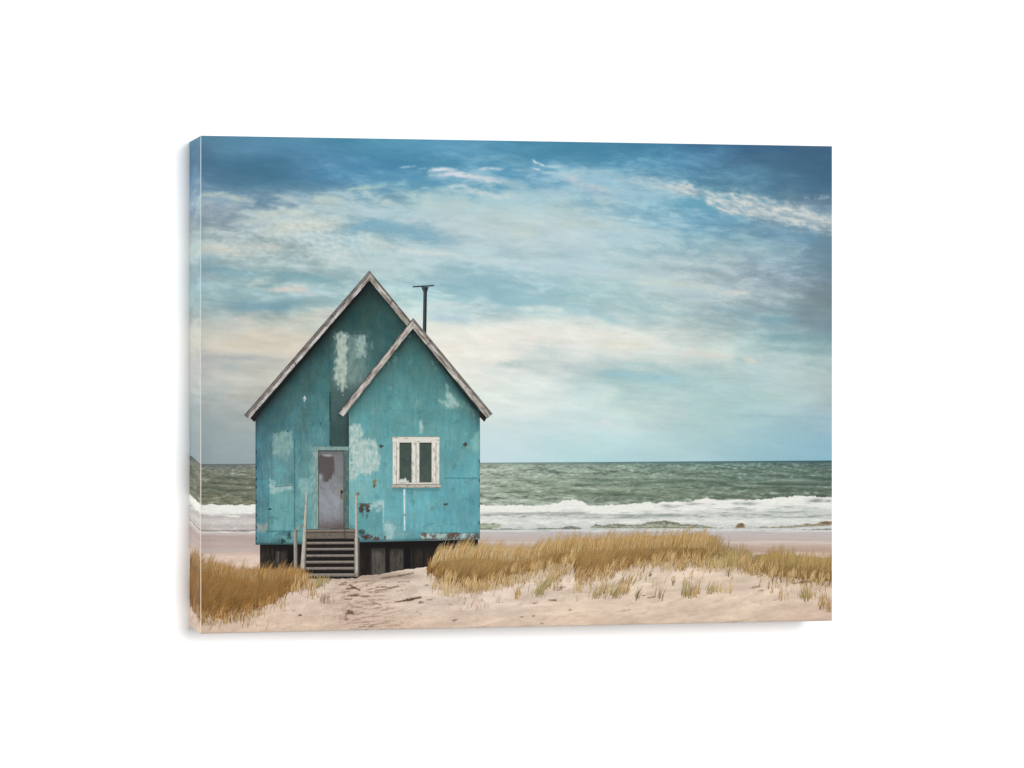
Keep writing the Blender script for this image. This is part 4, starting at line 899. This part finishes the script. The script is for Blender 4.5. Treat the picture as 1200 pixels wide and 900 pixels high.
# ------------------------------------------------------------------ printed dune grass: thousands of fine blades
class Blades:
    def __init__(self): self.P, self.C, self.Fc, self.n = [], [], [], 0
    def blade(self, x, y, h, lean, w, base, tip, layer):
        n = 4; i0 = self.n; self.n += 8
        t = np.linspace(0, 1, n)
        cx = x + lean * (t ** 1.6); cy = y - h * t
        ww = w * (1 - t) ** .7 * .5 + .06
        px = np.stack([cx - ww, cx + ww], 1).ravel(); py = np.stack([cy, cy], 1).ravel()
        cc = (np.asarray(base)[None] * (1 - t[:, None]) + np.asarray(tip)[None] * t[:, None])
        self.P.append(np.stack([px, py, np.full(2 * n, layer)], 1)); self.C.append(np.repeat(cc, 2, 0))
        for k in range(n - 1):
            a = i0 + 2 * k; self.Fc.append((a, a + 1, a + 3, a + 2))
    def make(self, name, parent):
        A = np.concatenate(self.P); Cc = np.concatenate(self.C)
        A[:, 0] = np.clip(A[:, 0], XL - 44, XR - .2)
        P = place(A[:, 0], A[:, 1], 0)
        off = A[:, 2] * LIFT; fr = A[:, 0] >= XL
        P[:, 1] = np.where(fr, -D - off, P[:, 1]); P[:, 0] = np.where(fr, P[:, 0], -off)
        o = build(name, P, Cc, np.array(self.Fc), parent); o['kind'] = 'stuff'
        return o
R = random.Random(21)
def jit(c, a): 
    k = 1 + R.uniform(-a, a); g = R.uniform(-6, 6)
    return [min(255, max(0, c[0] * k + g)), min(255, max(0, c[1] * k + g * .4)), min(255, max(0, c[2] * k - g * .4))]
gr = Blades()
noise1 = lambda x, y, s: float(pn(np.array([x]), np.array([y]), s)[0])
_crest = np.clip(fbm(np.arange(800) / 9.0, np.zeros(800), 821, 3), -1, 1)
def meadow(x0, x1, n, palette, tips, lean, hmin, hmax, dens=None, wmin=.5, wmax=1.1, topk=1.0):
    """a bank of grass: rows from the back to the front, each blade rooted inside the bank"""
    items = []
    while len(items) < n:
        x = R.uniform(x0, x1)
        if dens and R.random() > dens(x): continue
        tp_, bt = float(grass_top(x)), float(grass_bot(x))
        q = R.random() ** .9
        h = R.uniform(hmin, hmax)
        y = tp_ + h * .8 + (bt - tp_ - h * .8) * q + R.gauss(0, 1.6)
        if R.random() < .05: y = bt + R.expovariate(1 / 4.0); h *= .7
        h *= 1 + .35 * float(_crest[int(x) % 800])
        if y < tp_ + 6: y = tp_ + 6
        h = min(h, (y - tp_) * topk + 3 * R.random())
        items.append((y, x, h, q))
    items = [i for i in items if not (i[3] > .72 and R.random() < (i[3] - .72) * 2.2)]
    items.sort()
    N = len(items)
    cl = fbm(np.array([i[1] for i in items]) / 14, np.array([i[0] for i in items]) / 9, 801, 3)
    for k, (y, x, h, q) in enumerate(items):
        c = palette[R.randrange(len(palette))]; tcol = tips[R.randrange(len(tips))]
        sh = 1 + .28 * cl[k]
        b = [v * .80 * sh for v in jit(c, .14)]; tp2 = [v * (.84 + .1 * sh) * (1 - .12 * q) for v in jit(tcol, .1)]
        gr.blade(x, y, h, lean * h * R.uniform(.2, 1.5) + R.gauss(0, 1.8), R.uniform(wmin, wmax), b, tp2, 14 + 3 * k / N)
GOLD = [(172, 122, 58), (186, 140, 72), (152, 103, 46), (196, 152, 88), (136, 90, 38), (120, 78, 32)]
GTIP = [(198, 160, 102), (204, 174, 122), (204, 168, 110), (190, 146, 82), (214, 186, 136), (176, 132, 70)]
BRON = [(154, 104, 44), (168, 116, 54), (132, 86, 36), (178, 130, 68), (114, 74, 30)]
BTIP = [(174, 130, 74), (158, 114, 60), (190, 150, 96)]
OLIV = [(164, 120, 62), (150, 110, 56), (178, 138, 76), (130, 94, 48), (116, 84, 44)]
OTIP = [(196, 168, 112), (182, 150, 92), (168, 138, 82)]
def fade_l(x): return .3 + .7 * (x > 508) if x < 520 else 1
meadow(500, 832, 13500, GOLD, GTIP, .6, 11, 25, fade_l, .22, .62)
meadow(790, 885, 950, OLIV, OTIP, .3, 9, 20, lambda x: .9 if x < 828 else (.42 if x < 846 else .2), .22, .6)
meadow(884, 975, 3400, OLIV, OTIP, .3, 9, 20, None, .22, .6)
meadow(930, 975, 700, [(156, 104, 50), (170, 116, 60)], BTIP, .3, 9, 20, None, .22, .6)
meadow(192, 354, 9500, BRON, BTIP, .35, 10, 24, lambda x: 1 if x > 235 else .35, .22, .62)
# loose feathery blades overtopping the bank and thin tufts out on the sand
def fringe(x0, x1, n, lo, hi, tips, lean):
    for _ in range(n):
        x = R.uniform(x0, x1); y = float(grass_top(x)) + R.uniform(6, 14); h = R.uniform(lo, hi) * (1 + .4 * float(_crest[int(x) % 800]))
        c = jit(tips[R.randrange(len(tips))], .1)
        gr.blade(x, y, h, lean * h + R.gauss(0, 1.5), R.uniform(.2, .42), [v * .86 for v in c], [min(255, v * 1.03) for v in c], 17.2 + R.random() * .75)
fringe(505, 640, 1000, 10, 19, GTIP + [(222, 200, 160)], .4); fringe(640, 830, 1300, 10, 19, GTIP + [(206, 182, 134)], .25); fringe(830, 880, 110, 8, 18, OTIP, .15); fringe(890, 975, 420, 9, 18, OTIP, .2); fringe(200, 350, 800, 9, 18, BTIP + [(190, 160, 116)], .3)
def tuft(x, y, n, spread, h, lean, cols, w=.8, dy=3):
    for _ in range(int(n * 1.6)):
        c = jit(cols[R.randrange(len(cols))], .12); hh = h * R.uniform(.45, 1.1)
        gr.blade(x + R.gauss(0, spread), y + R.uniform(-dy, dy), hh, lean * hh + R.gauss(0, 1.6), w * R.uniform(.35, .75), c, [min(255, v * 1.12 + 14) for v in c], 18 + R.random())
STRAW = [(176, 144, 92), (158, 126, 76), (190, 162, 116), (138, 108, 64)]
FOOT = [(188, 160, 114), (174, 144, 94), (200, 174, 132), (158, 126, 76)]
FOOTB = [(140, 100, 52), (156, 116, 66), (124, 86, 44), (176, 142, 96)]
PALE = [(200, 172, 128), (190, 164, 122), (178, 152, 108)]
GREEN = [(150, 132, 82), (132, 116, 72), (168, 150, 100)]
for a in [(530, 697, 40, 8, 16, .1, PALE), (515, 690, 22, 6, 14, .1, PALE), (556, 693, 46, 9, 14, .1, STRAW), (575, 690, 34, 9, 12, .2, PALE), (592, 686, 40, 9, 12, .3, STRAW), (606, 700, 16, 2, 14, .1, STRAW), (612, 681, 34, 10, 10, .4, PALE), (631, 697, 30, 3, 16, .55, GREEN), (640, 688, 34, 5, 16, .6, GREEN), (650, 680, 26, 5, 14, .6, STRAW), (660, 672, 22, 5, 12, .6, STRAW), (677, 693, 20, 4, 14, .1, PALE), (699, 700, 22, 4, 11, .5, GREEN), (707, 694, 24, 4, 12, .5, STRAW), (719, 699, 26, 4, 16, .5, GREEN), (729, 695, 30, 5, 16, .5, STRAW), (736, 684, 20, 5, 14, .5, STRAW), (746, 702, 7, 1.6, 16, .45, [(110, 92, 58)]), (773, 702, 8, 2.4, 14, .25, [(92, 78, 58), (130, 104, 70)]), (805, 699, 30, 3.4, 18, .12, GREEN), (815, 698, 16, 2.4, 15, .1, STRAW), (833, 694, 18, 3, 13, .3, GREEN), (842, 693, 18, 4, 11, .2, PALE), (856, 694, 9, 2, 12, 0, PALE), (905, 694, 5, 1, 9, 0, STRAW), (918, 703, 8, 3, 16, .1, STRAW), (943, 702, 26, 3.4, 15, .05, GREEN), (949, 700, 10, 2.4, 11, .1, STRAW), (964, 712, 14, 3, 16, .05, STRAW), (972, 716, 14, 2.4, 16, 0, STRAW),
          (796, 667, 30, 5, 14, .2, STRAW), (785, 668, 18, 6, 11, .2, PALE), (820, 664, 34, 9, 16, .1, STRAW), (846, 664, 40, 9, 16, 0, GREEN), (862, 662, 46, 7, 16, -.1, GREEN), (872, 666, 40, 7, 17, -.15, STRAW), (838, 668, 24, 8, 14, .1, PALE), (853, 674, 7, 1.6, 8, .2, [(110, 88, 58)]), (762, 675, 3, 1, 4, .1, [(70, 60, 44)]), (789, 684, 5, .8, 8, .1, [(120, 98, 66)]), (880, 672, 30, 6, 12, .2, STRAW),
          (360, 690, 34, 4, 14, .25, STRAW), (372, 688, 26, 4, 13, .3, GREEN), (366, 700, 12, 4, 12, .1, STRAW), (382, 706, 12, 4, 14, .05, [(140, 118, 96)]), (376, 682, 22, 6, 8, .3, GREEN), (356, 682, 30, 4, 12, .1, STRAW), (346, 692, 30, 4, 12, .1, STRAW), (330, 712, 10, 6, 9, .3, PALE), (300, 722, 18, 8, 9, .2, STRAW), (283, 727, 16, 8, 10, .1, STRAW), (265, 730, 18, 8, 10, .1, STRAW), (248, 730, 16, 7, 10, .1, STRAW), (292, 733, 8, 4, 9, 0, STRAW), (238, 728, 14, 5, 10, .1, STRAW), (225, 722, 12, 6, 10, .1, STRAW)]:
    tuft(*a)
for _ in range(300):      # ragged foot of the bank
    x = R.uniform(506, 972) if R.random() < .75 else R.uniform(200, 345); y = float(grass_bot(x)) + R.gauss(1, 3.2)
    tuft(x, y, R.randint(2, 7), 1.6, R.uniform(6, 14), R.uniform(.1, .5), FOOT if x > 400 else FOOTB, .55, 1)
for _ in range(150):      # single stems scattered over the dune
    x = R.uniform(520, 970); y = float(grass_bot(x)) + R.uniform(4, 30)
    if y < 722: tuft(x, y, R.randint(1, 3), 1.2, R.uniform(4, 10), R.uniform(0, .4), PALE + STRAW, .6, 1)
gr.make('printed_grass', root)

# ------------------------------------------------------------------ highlight painted as a pale strip where the canvas folds round its left edge
def fold():
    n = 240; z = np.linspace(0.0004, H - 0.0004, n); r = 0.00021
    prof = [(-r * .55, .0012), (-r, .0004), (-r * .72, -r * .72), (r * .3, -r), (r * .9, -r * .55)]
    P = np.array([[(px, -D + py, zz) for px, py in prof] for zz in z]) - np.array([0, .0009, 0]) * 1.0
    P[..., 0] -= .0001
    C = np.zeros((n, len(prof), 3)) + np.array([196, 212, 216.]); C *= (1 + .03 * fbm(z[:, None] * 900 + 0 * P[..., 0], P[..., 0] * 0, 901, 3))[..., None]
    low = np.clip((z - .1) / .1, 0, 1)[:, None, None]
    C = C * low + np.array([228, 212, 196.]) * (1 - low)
    build('fold_edge_highlight', P, C, gridfaces(n, len(prof)), root)
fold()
# thin raw edge of the canvas along the top and bottom turn
def rim(z, name):
    n = 40; x = np.linspace(0.0003, W - 0.0003, n); r = .0003; sg = 1 if z > H / 2 else -1
    prof = [(-.0011, 0), (-.0009, .00035 * sg), (.0004, .00045 * sg), (.004, .00035 * sg)]
    P = np.array([[(xx, -D + py, z + pz) for py, pz in prof] for xx in x])
    C = np.zeros((n, len(prof), 3)) + np.array([226, 222, 216.])
    build(name, P, C, gridfaces(n, len(prof)), root)
rim(0.0, 'bottom_edge')

# the picture carries on round the right, top and bottom turns of the canvas
def turn(name, X, Y, back):
    hz_ = horizon(X); one = X[None, :] * 1.0; oy = Y[None, :] * 1.0
    sk, se, be = sky_ink(one, oy, None, None)[0], sea_ink(one, oy, None, None)[0], beach_ink(one, oy, None, None)[0]
    C = np.where((Y < hz_)[:, None], sk, np.where((Y < 622)[:, None], se, be))
    P0 = place(X, Y, 0); k = 8
    P = np.repeat(P0[:, None, :], k, 1); P[..., 1] = -D + np.linspace(.0006, 1, k)[None, :] * (D - .0012)
    P += np.array(back)
    build(name, P, np.repeat(C[:, None, :], k, 1), gridfaces(len(X), k), root)
n = 600
yy = np.linspace(171.5, 726.7, n); turn('printed_edge', np.full(n, XR), yy, (2e-5, 0, 0))
xx = np.linspace(XL, XR, n); turn('printed_edge', xx, top_y(xx), (0, 0, 2e-5)); turn('printed_edge', xx, bot_y(xx), (0, 0, -2e-5))

# ------------------------------------------------------------------ white studio backdrop
me = bpy.data.meshes.new('backdrop')
me.from_pydata([(-3, 0, -2.2), (3.4, 0, -2.2), (3.4, 0, 2.6), (-3, 0, 2.6)], [], [(0, 1, 2, 3)]); me.update()
bd = link('backdrop', me, None, plain_material('white_paint', (0.86, 0.86, 0.86), 0.9, 8, 0.01))
bd['kind'] = 'structure'

# ------------------------------------------------------------------ light: soft room light, one big soft lamp in front, one added fill from the left
w = bpy.data.worlds.new('World'); scene.world = w; w.use_nodes = True
w.node_tree.nodes['Background'].inputs['Color'].default_value = (1, 1, 1, 1)
w.node_tree.nodes['Background'].inputs['Strength'].default_value = 0.52
def area(name, loc, target, sx, sy, power, col=(1, 1, 1)):
    l = bpy.data.lights.new(name, 'AREA'); l.shape = 'RECTANGLE'; l.size = sx; l.size_y = sy; l.energy = power; l.color = col
    o = bpy.data.objects.new(name, l); COL.objects.link(o); o.location = loc
    from mathutils import Vector
    o.rotation_euler = (Vector(target) - Vector(loc)).to_track_quat('-Z', 'Y').to_euler()
    return o
ctr = (W / 2, -D, H / 2)
dist = 4.0
ax, az = math.radians(3.0), math.radians(5.5)
area('key_softbox', (ctr[0] + dist * math.tan(ax), -dist, ctr[2] + dist * math.tan(az)), ctr, 0.84, 0.85, 144)
area('side_fill', (-2.2, -0.34, H / 2 + 0.1), (0, -D / 2, H / 2), 0.4, 0.5, 36)  # added fill lamp, brightens the wrapped left side of the canvas

# ------------------------------------------------------------------ camera
cam = bpy.data.cameras.new('camera'); co = bpy.data.objects.new('camera', cam); COL.objects.link(co)
cam.sensor_width = 36; cam.lens = 36 * F / 1200; cam.shift_y = -(450 - YH) / 1200
fx, fy = ST, CT; rx, ry = CT, -ST
co.location = (-X0 * rx - DL * fx, -D - X0 * ry - DL * fy, CAMZ)
co.rotation_euler = (math.pi / 2, 0, -TH)
cam.clip_start = 0.01; cam.clip_end = 100
scene.camera = co
scene.render.engine = 'CYCLES'
scene.cycles.max_bounces = 6
scene.view_settings.view_transform = 'Standard'; scene.view_settings.look = 'None'
scene.view_settings.exposure = 0; scene.view_settings.gamma = 1; scene.view_settings.use_curve_mapping = False
